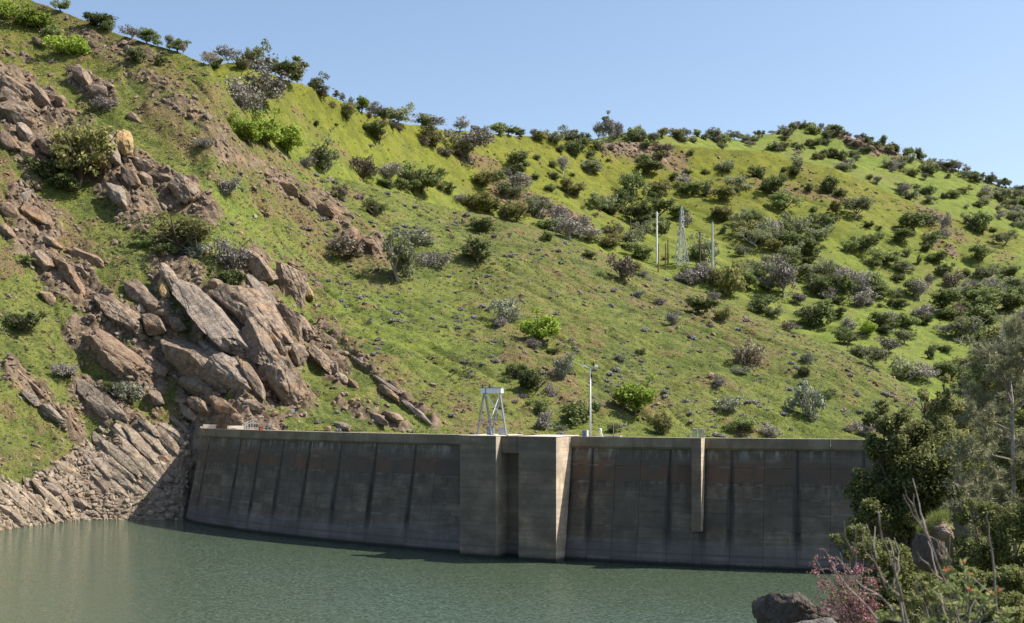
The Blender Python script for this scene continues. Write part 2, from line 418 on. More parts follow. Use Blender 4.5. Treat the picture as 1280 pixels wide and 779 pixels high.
c_Y = smooth_cols(I([(-260,560),(262,470),(350,500),(450,580),(600,700),(800,830),(1000,850),(1280,800),(1560,780)]), 15)
c_z = py2z(c_py, c_Y)
v2_Y = c_Y + I([(-260,60),(400,90),(700,120),(1560,200)]); v2_z = c_z - I([(-260,20),(600,30),(800,28),(1000,40),(1560,50)])
d_py = smooth_cols(I([(-260,240),(500,210),(700,185),(780,166),(800,168),(870,171),(930,176),(960,168),(1000,158),(1045,166),(1100,184),(1150,200),(1200,214),(1250,232),(1280,243),(1560,330)]), 5)
d_Y = I([(-260,1200),(800,1150),(1000,1400),(1280,1350),(1560,1300)])
d_z = py2z(d_py, d_Y)

def seg(n, Ya, Za, Yb, Zb, bulge=0.0, end=True):
    t = np.linspace(0, 1, n, endpoint=end)[:,None]
    Y = Ya[None]*(1-t) + Yb[None]*t
    Z = Za[None]*(1-t) + Zb[None]*t + bulge*np.sin(np.pi*t)
    return Y, Z, np.repeat(t, len(Ya), 1)
N1,N2,N3,N4,N5,N6,N7 = 12,470,14,290,12,120,8
bl = I([(-260,0),(150,0),(300,-6),(430,-7),(640,3),(900,5),(1280,2),(1560,0)])[None]
bc = I([(-260,0),(300,-1),(400,-8),(640,-14),(900,-20),(1100,-16),(1280,-10),(1560,-5)])[None]
G = [seg(N1, base_Y, base_z, foot_Y, foot_z, end=False), seg(N2, foot_Y, foot_z, crest_Y, crest_z, bl, end=False),
     seg(N3, crest_Y, crest_z, val_Y, val_z, 0, end=False), seg(N4, val_Y, val_z, c_Y, c_z, bc, end=False),
     seg(N5, c_Y, c_z, v2_Y, v2_z, 0, end=False), seg(N6, v2_Y, v2_z, d_Y, d_z, -6, end=False),
     seg(N7, d_Y, d_z, d_Y+160, d_z-60, 0)]
TY = np.vstack([g[0] for g in G]); TZ = np.vstack([g[1] for g in G]); TT = np.vstack([g[2] for g in G])
r1 = N1; r2 = N1+N2; r3 = r2+N3; r4 = r3+N4; r5 = r4+N5; r6 = r5+N6
TX = (CX[None]-640)/F*TY
PX = np.repeat(CX[None], TY.shape[0], 0)
PY0 = HY - F*(TZ-HC)/TY
rows = np.arange(TY.shape[0])[:,None]*np.ones_like(TX)
near = rows < r2+6
def capsule(x0,y0,x1,y1,w):
    dx,dy = x1-x0, y1-y0; L = dx*dx+dy*dy+1e-6
    t = np.clip(((PX-x0)*dx+(PY0-y0)*dy)/L, 0, 1)
    d = np.hypot(PX-(x0+t*dx), PY0-(y0+t*dy))
    return np.clip(1.5 - d/w, 0, 1)
# rocky bands of the near hill (as seen: x0,y0,x1,y1,half width,strength)
RB = [(215,355,300,465,31,.8),(312,350,345,465,30,.85),(345,470,370,505,24,.9),(130,395,260,480,20,.8),(0,95,60,140,22,.9),(0,140,45,190,26,1),(110,180,170,250,28,.9),
      (165,200,250,250,14,.9),(95,95,135,125,15,.9),(25,250,60,290,18,.9),(30,300,120,380,20,.9),(120,380,200,410,18,.9),(98,415,190,482,16,.9),(15,462,100,540,12,.8),
      (100,482,160,530,18,.9),(200,130,300,190,12,.55),(270,185,350,240,13,.58),(340,230,420,265,17,.62),(400,260,470,318,16,.66),(240,500,300,530,18,.9),(160,200,260,270,14,.7),
      (400,415,545,532,5,.75),(280,440,330,520,30,.8),(60,180,110,215,20,.7),(390,430,425,470,15,.8),(430,500,500,528,14,.6),(90,40,190,75,9,.6),(120,60,280,170,9,.55),(0,55,110,110,8,.5)]
rock = np.zeros_like(TX)
for x0,y0,x1,y1,wd,st in RB: rock = np.maximum(rock, capsule(x0,y0,x1,y1,wd)*st)
shore_line = np.interp(PX, [-260,0,60,110,170,240,260], [610,598,575,545,525,520,520])
pale = np.where(near, sstep(0, 26, PY0-shore_line+12*fbm(PX/30,PY0/30,3,5)), 0) * (PX < 262)
rock = np.where(near, np.maximum(rock, pale*1.15), 0)
dry = np.zeros_like(TX)
# soil
for x0,y0,x1,y1,wd,st in [(80,30,300,150,30,.6),(0,40,200,130,25,.4),(200,130,470,320,40,.7),(0,240,60,300,30,.8),(0,560,120,580,18,.6),(600,270,760,350,40,.5),(540,300,720,420,30,.4),(760,330,960,440,40,.5),
                          (900,440,1100,470,22,.35),(1000,430,1150,500,16,.45),(420,430,640,560,30,.6),(640,430,720,500,20,.7)]:
    dry = np.maximum(dry, capsule(x0,y0,x1,y1,wd)*st*(rows<r2+6))
for x0,y0,x1,y1,wd,st in [(620,235,730,290,14,.9),(760,180,850,200,14,1),(1000,215,1150,265,10,.45),(1150,260,1200,300,14,.7),(1220,290,1260,330,12,.5),(950,225,1050,245,12,.8),(580,195,620,215,10,.8),(340,110,440,190,5,.6)]:
    dry = np.maximum(dry, capsule(x0,y0,x1,y1,wd)*st*((rows>r3)&(rows<r4+4)))
for x0,y0,x1,y1,wd,st in [(760,180,830,192,9,.9),(625,235,720,285,7,.6),(1150,258,1185,275,6,.7),(1160,300,1190,318,6,.7)]:
    rock = np.maximum(rock, capsule(x0,y0,x1,y1,wd)*st*((rows>r3)&(rows<r4+4)))
for x0,y0,x1,y1,wd,st in [(1050,170,1095,190,8,1.),(1085,186,1125,196,6,1.),(1150,199,1280,240,5,.55)]:
    rock = np.maximum(rock, capsule(x0,y0,x1,y1,wd)*st*(rows>r5)); dry = np.maximum(dry, rock*(rows>r5))
dry = np.where(rows<r2+6, np.maximum(dry, .62*sstep(-.05,.45,fbm(TX/11,TY/11,4,401))*sstep(470,640,PX)), dry)
dry = np.where(rows<r2+6, np.maximum(dry, .95*sstep(-.08,.42,fbm(TX/8,TY/8,5,402,.6)-.06)*sstep(600,330,PX)), dry)
rock = np.clip(rock + .48*fbm(TX/7, TY/7, 4, 11)*(rock>0.02), 0, 1)

# relief ------------------------------------------------------------
ni, nj = TX.shape
def grid_at(px, py, lo=r1, hi=r2):
    j = int(np.argmin(abs(CX-px))); i = lo+int(np.argmin(abs(PY0[lo:hi, j]-py))); return i, j
ia, ja = grid_at(110,420); ib, jb = grid_at(235,560)
sd_ = np.array([TX[ib,jb]-TX[ia,ja], TY[ib,jb]-TY[ia,ja]]); sd_ /= np.linalg.norm(sd_)
A = TX*sd_[0]+TY*sd_[1]; B = -TX*sd_[1]+TY*sd_[0]
edge_n = sstep(0, .05, TT)                                  # keep the foot where it is
sil = 1-.75*sstep(.9, 1., TT)
dz = np.zeros_like(TX)
macro = np.zeros_like(TX)
for x0,y0,x1,y1,wd,hh in [(235,390,320,455,52,4.2),(320,350,350,430,40,2.5),(130,195,160,240,24,2.6),(5,110,25,180,34,2.8),(200,140,340,235,22,1.7),(340,235,460,312,20,2.0),(100,440,180,475,14,.8),(60,310,130,380,16,1.4),(405,418,540,530,7,.9),(600,240,600,241,2,0)]:
    dx,dy = x1-x0, y1-y0; L_ = dx*dx+dy*dy+1e-6; t_ = np.clip(((PX-x0)*dx+(PY0-y0)*dy)/L_,0,1); d_ = np.hypot(PX-(x0+t_*dx), PY0-(y0+t_*dy))/wd
    macro = np.maximum(macro, hh*sstep(1.15,.55,d_+.16*fbm(TX/5,TY/5,3,301)))
dz += np.where((rows>=r1)&(rows<r2), macro, 0)
lushv = np.where(rows>=r3, 1.0, .12 + .75*capsule(330,240,620,470,95)*sstep(-.5,.4,fbm(TX/22,TY/22,3,302)) + .35*capsule(640,520,1000,540,40))
m1 = (rows>=r1)&(rows<r2)
dz += np.where(m1, (2.4*fbm(TX/38,TY/38,4,1) + .85*fbm(TX/7,TY/7,3,2) + .26*fbm(TX/1.8,TY/1.8,3,22)*(1))*edge_n*sil, 0)
terr = fbm(TX/20,TY/20,2,90); tc = TZ/1.6+1.2*terr; dz += np.where(m1&(PX>420), .22*np.abs((tc-np.floor(tc))-.5)*2*sstep(0,.4,fbm(TX/30,TY/30,2,95)+.25)*edge_n*sil, 0)
gul = 1-np.abs(fbm(B/13+.5*fbm(A/30,B/30,2,77), A/70, 3, 31)); 
dz -= np.where(m1, 2.2*np.clip(gul-.75,0,1)*4*edge_n*sil*.55, 0)
saw = (B/3.1 + .9*fbm(A/16, B/9, 3, 3)); fr = saw-np.floor(saw); slab = np.where(fr<.82, fr/.82, (1-fr)/.18)
saw2 = (B/1.15 + .8*fbm(A/6, B/4, 3, 13)); fr2 = saw2-np.floor(saw2); slab2 = np.where(fr2<.78, fr2/.78, (1-fr2)/.22)
stp = A/5.2+1.3*fbm(A/8,B/2.6,3,44)+np.floor(saw)*.37; fs = stp-np.floor(stp); blk = np.where(fs<.85, fs/.85, (1-fs)/.15)
relief = 1.35*slab + .5*slab2 + .75*blk + .9*(1-np.abs(fbm(TX/5,TY/5,5,8,.6))*2) + .35*fbm(TX/.9,TY/.9,2,9)
rk = sstep(.18,.75,rock)
dz += np.where(m1, rk*relief*.72*(1-.45*np.clip(pale,0,1))*sstep(0,.02,TT), 0)
dmask = sstep(.2,.9,dry)
dz += np.where(m1, dmask*1.3*(1-np.abs(fbm(A/4,B/1.6,4,19)))*edge_n*sil, 0)
m4 = (rows>=r3)&(rows<r4); 
tt4 = sstep(0,.06,TT)*sil
dz += np.where(m4, (5.5*fbm(TX/75,TY/75,4,51)+1.1*fbm(TX/14,TY/14,4,52)+rk*3.0*(1-abs(fbm(TX/6,TY/6,4,58)))+dmask*1.6*fbm(TX/5,TY/5,3,59))*tt4, 0)
g4 = 1-np.abs(fbm(TX/48+.02*TY, TY/190, 3, 61)); dz -= np.where(m4, np.clip(g4-.8,0,1)*5*1.8*tt4, 0)
m6 = (rows>=r5)&(rows<r6)
dz += np.where(m6, (7*fbm(TX/110,TY/110,4,71)+1.6*fbm(TX/22,TY/22,3,72)+rk*6*(1-abs(fbm(TX/12,TY/12,4,73))))*tt4, 0)
dz += np.where(rows>=r6, 0, 0)
# small roughness on every crest line so that skylines are not drawn with a ruler
dz += (rows>r2-30)*(rows<r3)*.5*fbm(TX/6,TY/6,3,81) + (rows>=r4-12)*(rows<r5)*.9*fbm(TX/9,TY/9,3,82)+(rows>=r6-6)*1.3*fbm(TX/14,TY/14,3,83)
TZ = TZ + dz
# ground behind the dam never pokes over the crest line close to the wall
keep = (PX>246)&(rows<r1+2); TZ = np.where(keep, np.minimum(TZ, 17.2), TZ)
PYt = HY - F*(TZ-HC)/TY
TP = np.dstack([TX,TY,TZ])

def sheet(name, a, b, label):
    P_ = TP[a:b].reshape(-1,3); n = b-a
    idx = np.arange(n*nj).reshape(n,nj)
    Fq = np.stack([idx[:-1,:-1], idx[:-1,1:], idx[1:,1:], idx[1:,:-1]], -1).reshape(-1,4)
    me = mesh_np(name, P_, Fq, M['terrain'], smooth=True)
    for an, arr in (('rock',rock),('dry',dry),('pale',np.clip(pale,0,1)),('lush',np.clip(lushv,0,1)),('far',(rows>=r5)*1.0)):
        at = me.attributes.new(an, 'FLOAT', 'POINT'); at.data.foreach_set('value', arr[a:b].astype(np.float32).ravel())
    o = link(bpy.data.objects.new(name, me)); tag(o, label, kind='structure'); return o
sheet('near_hillside', 0, r3+1, 'steep rocky green hillside rising behind the dam')
sheet('middle_hill', r3, r5+1, 'green oak dotted hill behind the near hillside')
sheet('far_ridge', r5, ni, 'farthest ridge with reddish cliffs on the right')

# visible surface lookup -------------------------------------------
_runmin = {}
def hit(px, py, layer=None):
    """terrain point seen at a place of the photograph"""
    j = int(np.argmin(abs(CX-px)))
    lo, hi = {None:(0,ni), 'a':(0,r3), 'c':(r3,r5), 'd':(r5,ni)}[layer]
    c = PYt[lo:hi, j]; k = np.nonzero(c <= py)[0]
    i = lo + (int(k[0]) if len(k) else int(np.argmin(c)))
    return i, j
def point(px, py, layer=None):
    i, j = hit(px, py, layer); x,y,z = TP[i,j]
    return Vector(((px-640)/F*y, y, z)), i, j
def normal(i, j, k=3):
    i0,i1 = max(i-k,0), min(i+k,ni-1); j0,j1 = max(j-k,0), min(j+k,nj-1)
    u = Vector(TP[i,j1]-TP[i,j0]); v = Vector(TP[i1,j]-TP[i0,j]); n = u.cross(v)
    n.normalize(); return n if n.z > 0 else -n

# ------------------------------------------------------------------ water
wl = [dam_pt(s, -1.0, 0) for s in np.arange(DAM_L-2, 158+70, 3.0) if s < len(DP)*DS-1]
poly = [(-330,-60,0)] + [(-330,300,0)] + [(-80,262,0)] + wl + [(260,150,0),(260,-60,0)]
MB().add(poly, [tuple(range(len(poly)))]).build('water', M['water'])
tag(bpy.data.objects['water'], 'rippled green lake in front of the dam', kind='structure')
bedp = [(-600,-200,-16),(700,-200,-16),(700,1700,-16),(-600,1700,-16)]
o = MB().add(bedp, [(0,1,2,3)]).build('ground', M['terrain']); tag(o, 'valley floor and lake bed under everything', kind='structure')

# ------------------------------------------------------------------ dam
dam = empty('dam', dam_pt(s_of_px(640), 0, 0)); tag(dam, 'long curved concrete arch dam standing in the lake with dark seepage streaks', 'dam')
DO = np.array(dam.location)
def rel(p): return (p[0]-DO[0], p[1]-DO[1], p[2]-DO[2])
def dbox(name, s0, s1, o0, o1, z0, z1, mat, parent=None, n=None, batter=0.0, attrs=None, ztop_out=None):
    """solid that follows the dam line between s0 and s1; o0 back, o1 front (at z1); batter moves the front out going down"""
    n = n or max(1, int(round((s1-s0)/2.5))); vs=[]; fs=[]
    for k in range(n+1):
        s = s0+(s1-s0)*k/n
        f1 = o1 + batter*(z1-z0)
        vs += [rel(dam_pt(s,o0,z0)), rel(dam_pt(s,f1,z0)), rel(dam_pt(s,o1,z1)), rel(dam_pt(s,o0,z1))]
    for k in range(n):
        a = 4*k; b = a+4
        for q in range(4): fs.append((a+q, a+(q+1)%4, b+(q+1)%4, b+q))
    fs += [(3,2,1,0), tuple(4*n+q for q in range(4))]
    me = bpy.data.meshes.new(name); me.from_pydata(vs, [], fs); me.materials.append(mat); me.update()
    if attrs:
        dl = []; dr = []
        for k in range(n+1):
            s = s0+(s1-s0)*k/n
            dl += [(s-s0) if attrs[0] else 9.0+(s-s0)]*4; dr += [(s1-s) if attrs[1] else 9.0+(s1-s)]*4
        for an, a_ in (('dl',dl),('dr',dr)):
            at = me.attributes.new(an,'FLOAT','POINT'); at.data.foreach_set('value', a_)
    return link(bpy.data.objects.new(name, me), parent or dam)
def Sp(px): return s_of_px(px)
s_end = Sp(1290); sL = DAM_L-14
# pier A 575-620, pier B 648-695 at the crest (their fronts stand 5.4 m out)
def s_front(px, out):      # arclength whose point at 'out' is seen at px
    ss = np.arange(DAM_L, s_end, .1); q = np.array([dam_pt(s,out,18) for s in ss]); p = 640+F*q[:,0]/q[:,1]
    return float(ss[int(np.argmin(abs(p-px)))])
PO = 5.4
a0,a1 = s_front(575,PO), s_front(620,PO); b0,b1 = s_front(648,PO), s_front(695,PO)
TO = 2.7
t0,t1 = s_front(864.5,TO), s_front(876.5,TO)
# solid core behind the visible lifts
dbox('core', sL, s_end, -7.0, -1.1, -14, 16.3, M['pier'], n=60, batter=.19)
# joints of the face (pixel, dark seepage streak?)
joints = [(None,0),(247,0),(253,0),(261,1),(272,0),(283,0),(300,1),(312,0),(325,1),(340,0),(354,1),(371,0),(387,1),(405,0),(426,1),(447,0),(470,1),(495,0),(519,1),(547,0)]
js = [(sL,0)] + [(s_front(p,-.2),st) for p,st in joints[1:]] + [(a0-.02,1)]
js2 = [(a1+.02,0),(b0-.02,0)]
js3 = [(b1+.02,1)] + [(s_front(p,-.2),st) for p,st in [(741,1),(770,0),(801,0),(838,1)]] + [(t0,0),(t1,1)] + [(s_front(p,-.2),st) for p,st in [(915,1),(956,0),(997,1),(1038,0),(1080,1),(1122,0),(1165,1),(1210,0),(1250,1),(1290,0)]]
lifts = [-6, 0.95, 2.95, 5.2, 7.5, 9.6, 11.5, 13.9, 16.3]
rng = random.Random(4)
FB = -.5
for J in (js, js2, js3):
    for (s0,f0),(s1,f1) in zip(J[:-1], J[1:]):
        if s1-s0 < .15: continue
        bt = .20 if J is js else .175
        for z0,z1 in zip(lifts[:-1], lifts[1:]):
            pr = rng.uniform(-.015,.03)
            ft = FB + bt*(16.3-z1) + pr
            dbox('face_panel', s0+.02, s1-.02, ft-1.2, ft, z0+.012, z1-.012, M['concrete'], batter=bt, attrs=(f0,f1), n=max(1,int((s1-s0)/3)))
# parapet: panels butted with small joints, on a sloping corbel ledge
edges = [sL] + [s_front(p,0) for p in (262,300,354,412,470,519)] + [a0-.01]
edges_r = [b1+.01] + [s_front(p,0) for p in (760,801,830)] + [t0-.02] 
edges_r2 = [t1+.02] + [s_front(p,0) for p in (915,956,997,1038,1080,1122,1165,1210,1250,1290)]
for E in (edges, edges_r, edges_r2):
    for s0,s1 in zip(E[:-1],E[1:]):
        dbox('parapet_panel', s0+.012, s1-.012, -.45, rng.uniform(-.012,.012), 16.62, 18.0, M['parapet'])
for s0,s1 in ((edges[0],edges[-1]),(edges_r[0],edges_r[-1]),(edges_r2[0],edges_r2[-1])):
    dbox('ledge', s0, s1, -1.0, -.06, 16.32, 16.60, M['parapet'], n=40, batter=-1.2)
dbox('roadway', sL, s_end, -5.6, -.47, 16.35, 17.0, M['pale'], n=60)
dbox('downstream_parapet', sL, s_end, -6.1, -5.62, 15.5, 17.85, M['pale'], n=60)
for nm,(s0,s1) in (('pier',(a0,a1)),('pier',(b0,b1))):
    pz = [-7, 2.2, 5.0, 7.7, 10.4, 13.2, 16.0, 18.03]
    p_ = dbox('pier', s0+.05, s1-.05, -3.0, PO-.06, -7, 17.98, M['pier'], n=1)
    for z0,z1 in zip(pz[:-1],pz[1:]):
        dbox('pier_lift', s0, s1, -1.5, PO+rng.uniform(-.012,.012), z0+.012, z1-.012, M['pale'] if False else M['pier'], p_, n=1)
    dbox('pier_sun_slab', s1+.004, s1+.035, -1.6, PO-.03, -6.9, 17.96, M['flank'], p_, n=1)  # thin added slab, its pale colour carries the sun on this side
    dbox('pier_cap', s0-.05, s1+.05, -3.2, PO+.05, 18.03, 18.12, M['pale'], p_, n=1)
# bridge beam that closes the bay between the piers at the top
dbox('bay_beam', a1+.01, b0-.01, 0, 3.9, 15.55, 18.05, M['pier'], n=1)
dbox('bay_wall', a1+.01, b0-.01, -.5, 2.0, -7, 15.53, M['pier'], n=1)
dbox('gate_guide', a1+(b0-a1)*.60, a1+(b0-a1)*.66, 2.0, 2.5, -5, 15.5, M['pier'], n=1)
# gauge shaft
g = dbox('gauge_shaft', t0, t1, -.4, TO, 5.05, 18.06, M['pier'], n=1)
dbox('shaft_sun_slab', t1+.004, t1+.03, -.4, TO-.02, 5.07, 18.04, M['flank'], g, n=1)  # same pale slab for the shaft, sunlight painted as colour
# end block and stair landing behind the left end
dbox('end_wall', sL+1, sL+1.8, -5.5, -.5, 17.0, 18.4, M['pale'], n=1)

def on_dam(px, out, z=17.0):
    s = s_front(px, out); return Vector(dam_pt(s, out, z)), dam_at(s)[1]

# ------------------------------------------------------------------ hoist gantry on the crest
gp, gt = on_dam(615, 1.5, 18.12)
gpz = 18.12
ang = math.atan2(gt[1], gt[0])
gan = empty('hoist_gantry', (gp.x, gp.y, gpz), ang+.25); tag(gan, 'grey steel A-frame hoist gantry on the pier top with white beam', 'hoist')
# local x along the dam, y away from the camera
H_ = 6.6
legs = [(-2.25,-1.6,-1.0,-.5),(.75,-1.6,-.35,-.5),(-.6,1.6,.85,.5),(2.25,1.6,1.2,.5)]
# two side frames facing the camera: left frame legs and right frame legs
fr = [((-2.2,1.2),(-1.15,.45)),((0.45,1.2),(-.95,.55)),((.0,-1.3),(-1.0,-.45)),((2.3,-1.3),(1.15,-.45)),((-.45,-1.3+2.4),(1.0,.5))]
for (bx,by),(tx,ty) in ((( -2.3,.9),(-1.25,.4)), ((.35,-1.3),(-.85,-.45)), ((-.35,1.2),(1.05,.45)), ((2.3,-.9),(1.25,-.4))):
    MB().tube([(bx,by,0),(tx,ty,H_-.8)], .15, 4).build('leg', M['steel'], gan)
    MB().box((bx,by,.03),(.55,.55,.06)).build('foot_plate', M['steel'], gan)
MB().box((0,0,H_-.42),(2.9,1.2,.7)).build('beam', M['white'], gan)
MB().box((0,0,H_-.02),(3.05,1.35,.08)).build('beam_top', M['steel'], gan)
MB().box((-.75,0,H_-.42),(.14,1.26,.74)).build('beam_stiffener', M['steel'], gan)
for z0,x0,x1,y0,y1 in ((2.1,-1.95,-.0,.75,-1.0),(2.1,.1,1.95,-1.0,-.75)):
    MB().tube([(x0,y0,z0),(x1,y1,z0)], .09, 4).build('cross_beam', M['steel'], gan)
MB().tube([(-.8,-.5,H_-.9),(1.95,-.75,2.15)], .06, 4).build('brace', M['white'], gan)
MB().tube([(1.0,.4,H_-.9),(.1,-1.0,2.15)], .06, 4).build('brace', M['white'], gan)
MB().tube([(-1.9,.8,2.9),(-.9,.5,4.6)], .05, 4).build('brace', M['white'], gan)
for x in (-1.35,-.35): MB().tube([(x,0,H_+.02),(x,0,H_+.28),(x,0,H_+.42)], [.13,.1,.04], 6).build('lifting_eye', M['black'], gan)
MB().box((-.35,.5,.45),(.9,.7,.9)).tube([(-.7,.4,.5),(.1,.4,.5)], .35, 8).build('winch', M['blue'], gan)
MB().box((1.45,.1,.55),(.95,.7,1.1)).build('motor_housing', M['galv'], gan)

gan.scale = (1.1,1.1,1.08)
# lamp post -------------------------------------------------------
lp, _ = on_dam(738, -.9, 17.0)
lamp = empty('lamp_post', tuple(lp)); tag(lamp, 'tall white lamp post with two floodlights on the dam crest', 'lamp post')
MB().tube([(0,0,0),(0,0,5),(0,0,11.1)], [.13,.11,.08], 8).build('pole', M['white'], lamp, smooth=True)
MB().tube([(-.75,0,11.35),(-.35,0,11.1),(.35,0,11.1),(.75,0,11.35)], .06, 6).build('arm', M['galv'], lamp)
for sx in (-1,1):
    f_ = MB().add([(sx*.62,-.25,11.35),(sx*1.05,-.25,11.2),(sx*1.15,-.2,11.48),(sx*.72,-.2,11.62),(sx*.62,.25,11.35),(sx*1.05,.25,11.2),(sx*1.15,.2,11.48),(sx*.72,.2,11.62)],
        [(0,1,2,3),(7,6,5,4),(0,4,5,1),(1,5,6,2),(2,6,7,3),(3,7,4,0)]).build('floodlight', M['white'], lamp)
    MB().tube([(-.62*1 if sx<0 else .45,0,11.4),(-.85 if sx<0 else .42,.0,11.7),(-.8 if sx<0 else .5,0,12.0)], [.16,.14,.07], 6).build('ballast_box', M['black'], f_)
MB().box((0.14,0,9.9),(.2,.15,.5)).build('junction_box', M['black'], lamp)

# cabinet, tripod, marker pole and low boxes beside the lamp -------
cp, ct = on_dam(732, -1.4, 17.0); ca = math.atan2(ct[1], ct[0])
cab = empty('control_cabinet', tuple(cp), ca*.5); tag(cab, 'small blue and white control cabinet left of the lamp post', 'cabinet')
MB().box((-.14,0,.95),(.55,.6,1.9)).build('body', M['blue'], cab); MB().box((.26,0,.95),(.24,.6,1.9)).build('door', M['white'], cab)
tp, _ = on_dam(750.5, -1.4, 17.0)
tri = empty('survey_tripod', tuple(tp)); tag(tri, 'white instrument tripod standing on the dam crest right of the lamp post', 'tripod')
for x,y in ((-.62,-.2),(.75,-.2),(0.1,.5)): MB().tube([(x,y,0),(x*.08,y*.08,1.7)], .05, 4).build('leg', M['white'], tri)
MB().tube([(0,0,1.68),(0,0,1.75),(0,0,2.15),(0,0,2.2)], [.1,.2,.17,.08], 8).build('head', M['white'], tri)
MB().box((.1,0,.3),(1.2,.6,.6)).build('case', M['galv'], tri)
mp, _ = on_dam(767, -1.2, 17.0)
mk = empty('marker_pole', tuple(mp)); tag(mk, 'thin marker pole with a red foot standing on the crest', 'pole')
MB().tube([(0,0,0),(0,0,3.6)], .04, 5).build('shaft', M['galv'], mk); MB().tube([(0,0,0),(0,0,1.3)], .07, 5).build('foot', M['red'], mk)
lb, lt_ = on_dam(758, -1.6, 17.0)
o = MB().box((0,0,.55),(2.6,.7,1.1), 0).box((0,0,1.13),(2.7,.8,.06)).build('storage_box', M['galv']); o.location = lb + Vector((.9,0,0)); o.rotation_euler=(0,0,-.5)
tag(o, 'low grey storage box on the crest between tripod and marker pole', 'box')

# mesh cages on the gauge shaft ------------------------------------
for px, lb_ in ((868.2,'left of the pair of pale mesh panels on top of the gauge shaft'),(877.2,'right of the pair of pale mesh panels on top of the gauge shaft')):
    q, qt = on_dam(px, .9 if px<870 else 1.2, 18.06); qa = math.atan2(qt[1],qt[0])
    c_ = empty('mesh_gate', tuple(q), qa*.3); tag(c_, lb_, 'gate')
    for sx in (-1,1): MB().tube([(sx*.32,0,0),(sx*.32,0,1.28)], .035, 4).build('post', M['galv'], c_)
    MB().tube([(-.32,0,1.26),(.32,0,1.26)], .035, 4).build('top_rail', M['galv'], c_)
    mb = MB()
    for k in range(9): mb.tube([(-.28+.07*k,0,.03),(-.28+.07*k,0,1.24)], .013, 4)
    for k in range(14): mb.tube([(-.3,0,.08+.085*k),(.3,0,.08+.085*k)], .013, 4)
    mb.build('wire_mesh', M['galv'], c_)

# left abutment: landing walls, stair rails, gate, red box ----------
ab, at_ = on_dam(300, -7.5, 16.9); aa = math.atan2(at_[1], at_[0])
land = empty('landing', (ab.x, ab.y, 16.2), aa); tag(land, 'pale concrete landing with parapet behind the left end of the dam', 'landing')
MB().box((0,0,.5),(9.0,3.2,1.0)).build('slab', M['pale'], land)
MB().box((1.2,-1.4,1.35),(6.5,.3,.9)).build('parapet', M['pale'], land)
MB().box((-4.4,0,1.5),(.3,3.2,1.2)).build('end_wall', M['pale'], land)
rp, _ = on_dam(296, -9.2, 17.2)
rail = empty('stair_railing', (rp.x, rp.y, 17.2), aa+.5); tag(rail, 'white sloping stair railing at the left end of the dam', 'railing')
for k in range(5):
    x = -1.6+k*.8; MB().tube([(x,0,k*.0),(x,0,1.35+k*.28)], .05, 4).build('post', M['white'], rail)
for h in (.9,1.35): MB().tube([(-1.6,0,h),(1.6,0,h+1.12)], .055, 4).build('handrail', M['white'], rail)
rp2, _ = on_dam(318, -9.5, 17.2)
r2_ = empty('guard_rail', (rp2.x, rp2.y, 17.3), -.55); tag(r2_, 'pale green guard rail running level beside the left abutment', 'railing')
for h in (.75,1.5): MB().tube([(-2.8,0,h),(3.6,0,h)], .07, 5).build('rail', M['galv'], r2_)
for k in range(4): MB().tube([(-2.8+k*2.1,0,-.8),(-2.8+k*2.1,0,1.52)], .06, 4).build('post', M['galv'], r2_)
bp, bt_ = on_dam(326, -1.6, 17.0)
o = MB().box((0,0,.8),(1.1,.6,1.6)).box((0,0,1.63),(1.2,.7,.07)).build('red_box', M['red']); o.location = bp; o.rotation_euler = (0,0,aa)
tag(o, 'small red box on the dam crest near the left end', 'box')
q, i, j = point(366, 520); sg = empty('marker_sign', tuple(q-Vector((0,0,.1)))); tag(sg, 'small white marker plate in the grass below the big boulders', 'sign')
MB().tube([(0,.05,0),(0,.05,1.1)], .05, 4).build('post', M['galv'], sg); MB().box((0,0,1.0),(.75,.05,.6)).build('plate', M['white'], sg)

# ------------------------------------------------------------------ power line in the valley behind
def pole(name, px, ytop, ybase, r_px, mat, label, arm=None, dep=None):
    q, i, j = point(px, ybase, dep); Y = q.y; h = (ybase-ytop)/F*Y
    e = empty(name, tuple(q - Vector((0,0,.5)))); tag(e, label, 'power pole' if 'pole' in name else 'tower')
    r = r_px/F*Y/2
    MB().tube([(0,0,0),(0,0,h*.5),(0,0,h+.5)], [r,r*.9,r*.75], 8).build('shaft', mat, e, smooth=False)
    if arm:
        for zz,wd in arm:
            z_ = h+.5-zz/F*Y
            MB().box((0,0,z_),(wd/F*Y, .2, .2)).build('crossarm', mat, e)
            for sx in (-1,1): MB().tube([(sx*wd/F*Y*.47,0,z_+.1),(sx*wd/F*Y*.47,0,z_+.55)], [.12,.07], 6).build('insulator', M['galv'], e)
    return e
pole('power_pole', 821, 266, 330, 2.5, M['white'], 'white steel power pole with a crossarm left of the lattice tower', [(2,12),(13,8)])
pole('power_pole', 890.5, 278, 338, 3.0, M['galv'], 'plain tall grey steel pole right of the lattice tower')
pole('power_pole', 875, 290, 349, 1.9, M['bark'], 'thin dark power pole between lattice tower and grey steel pole', [(1,6),(12,5)])
pole('power_pole', 788, 272, 303, 1.7, M['bark'], 'short dark power pole farthest left on the slope')
pole('power_pole', 823, 305, 341, 1.9, M['wood'], 'brown wooden pole close behind the white steel pole')
pole('power_pole', 832, 305, 338, 2.0, M['wood'], 'left brown wooden pole of the close pair beside the lattice tower')
pole('power_pole', 835, 300, 331, 2.0, M['wood'], 'right brown wooden pole of the close pair beside the lattice tower')
q, i, j = point(852, 332); Y = q.y; u_ = Y/F
lt = empty('lattice_tower', tuple(q-Vector((0,0,.4))), .35); tag(lt, 'pale steel lattice transmission tower with crossed bracing', 'tower')
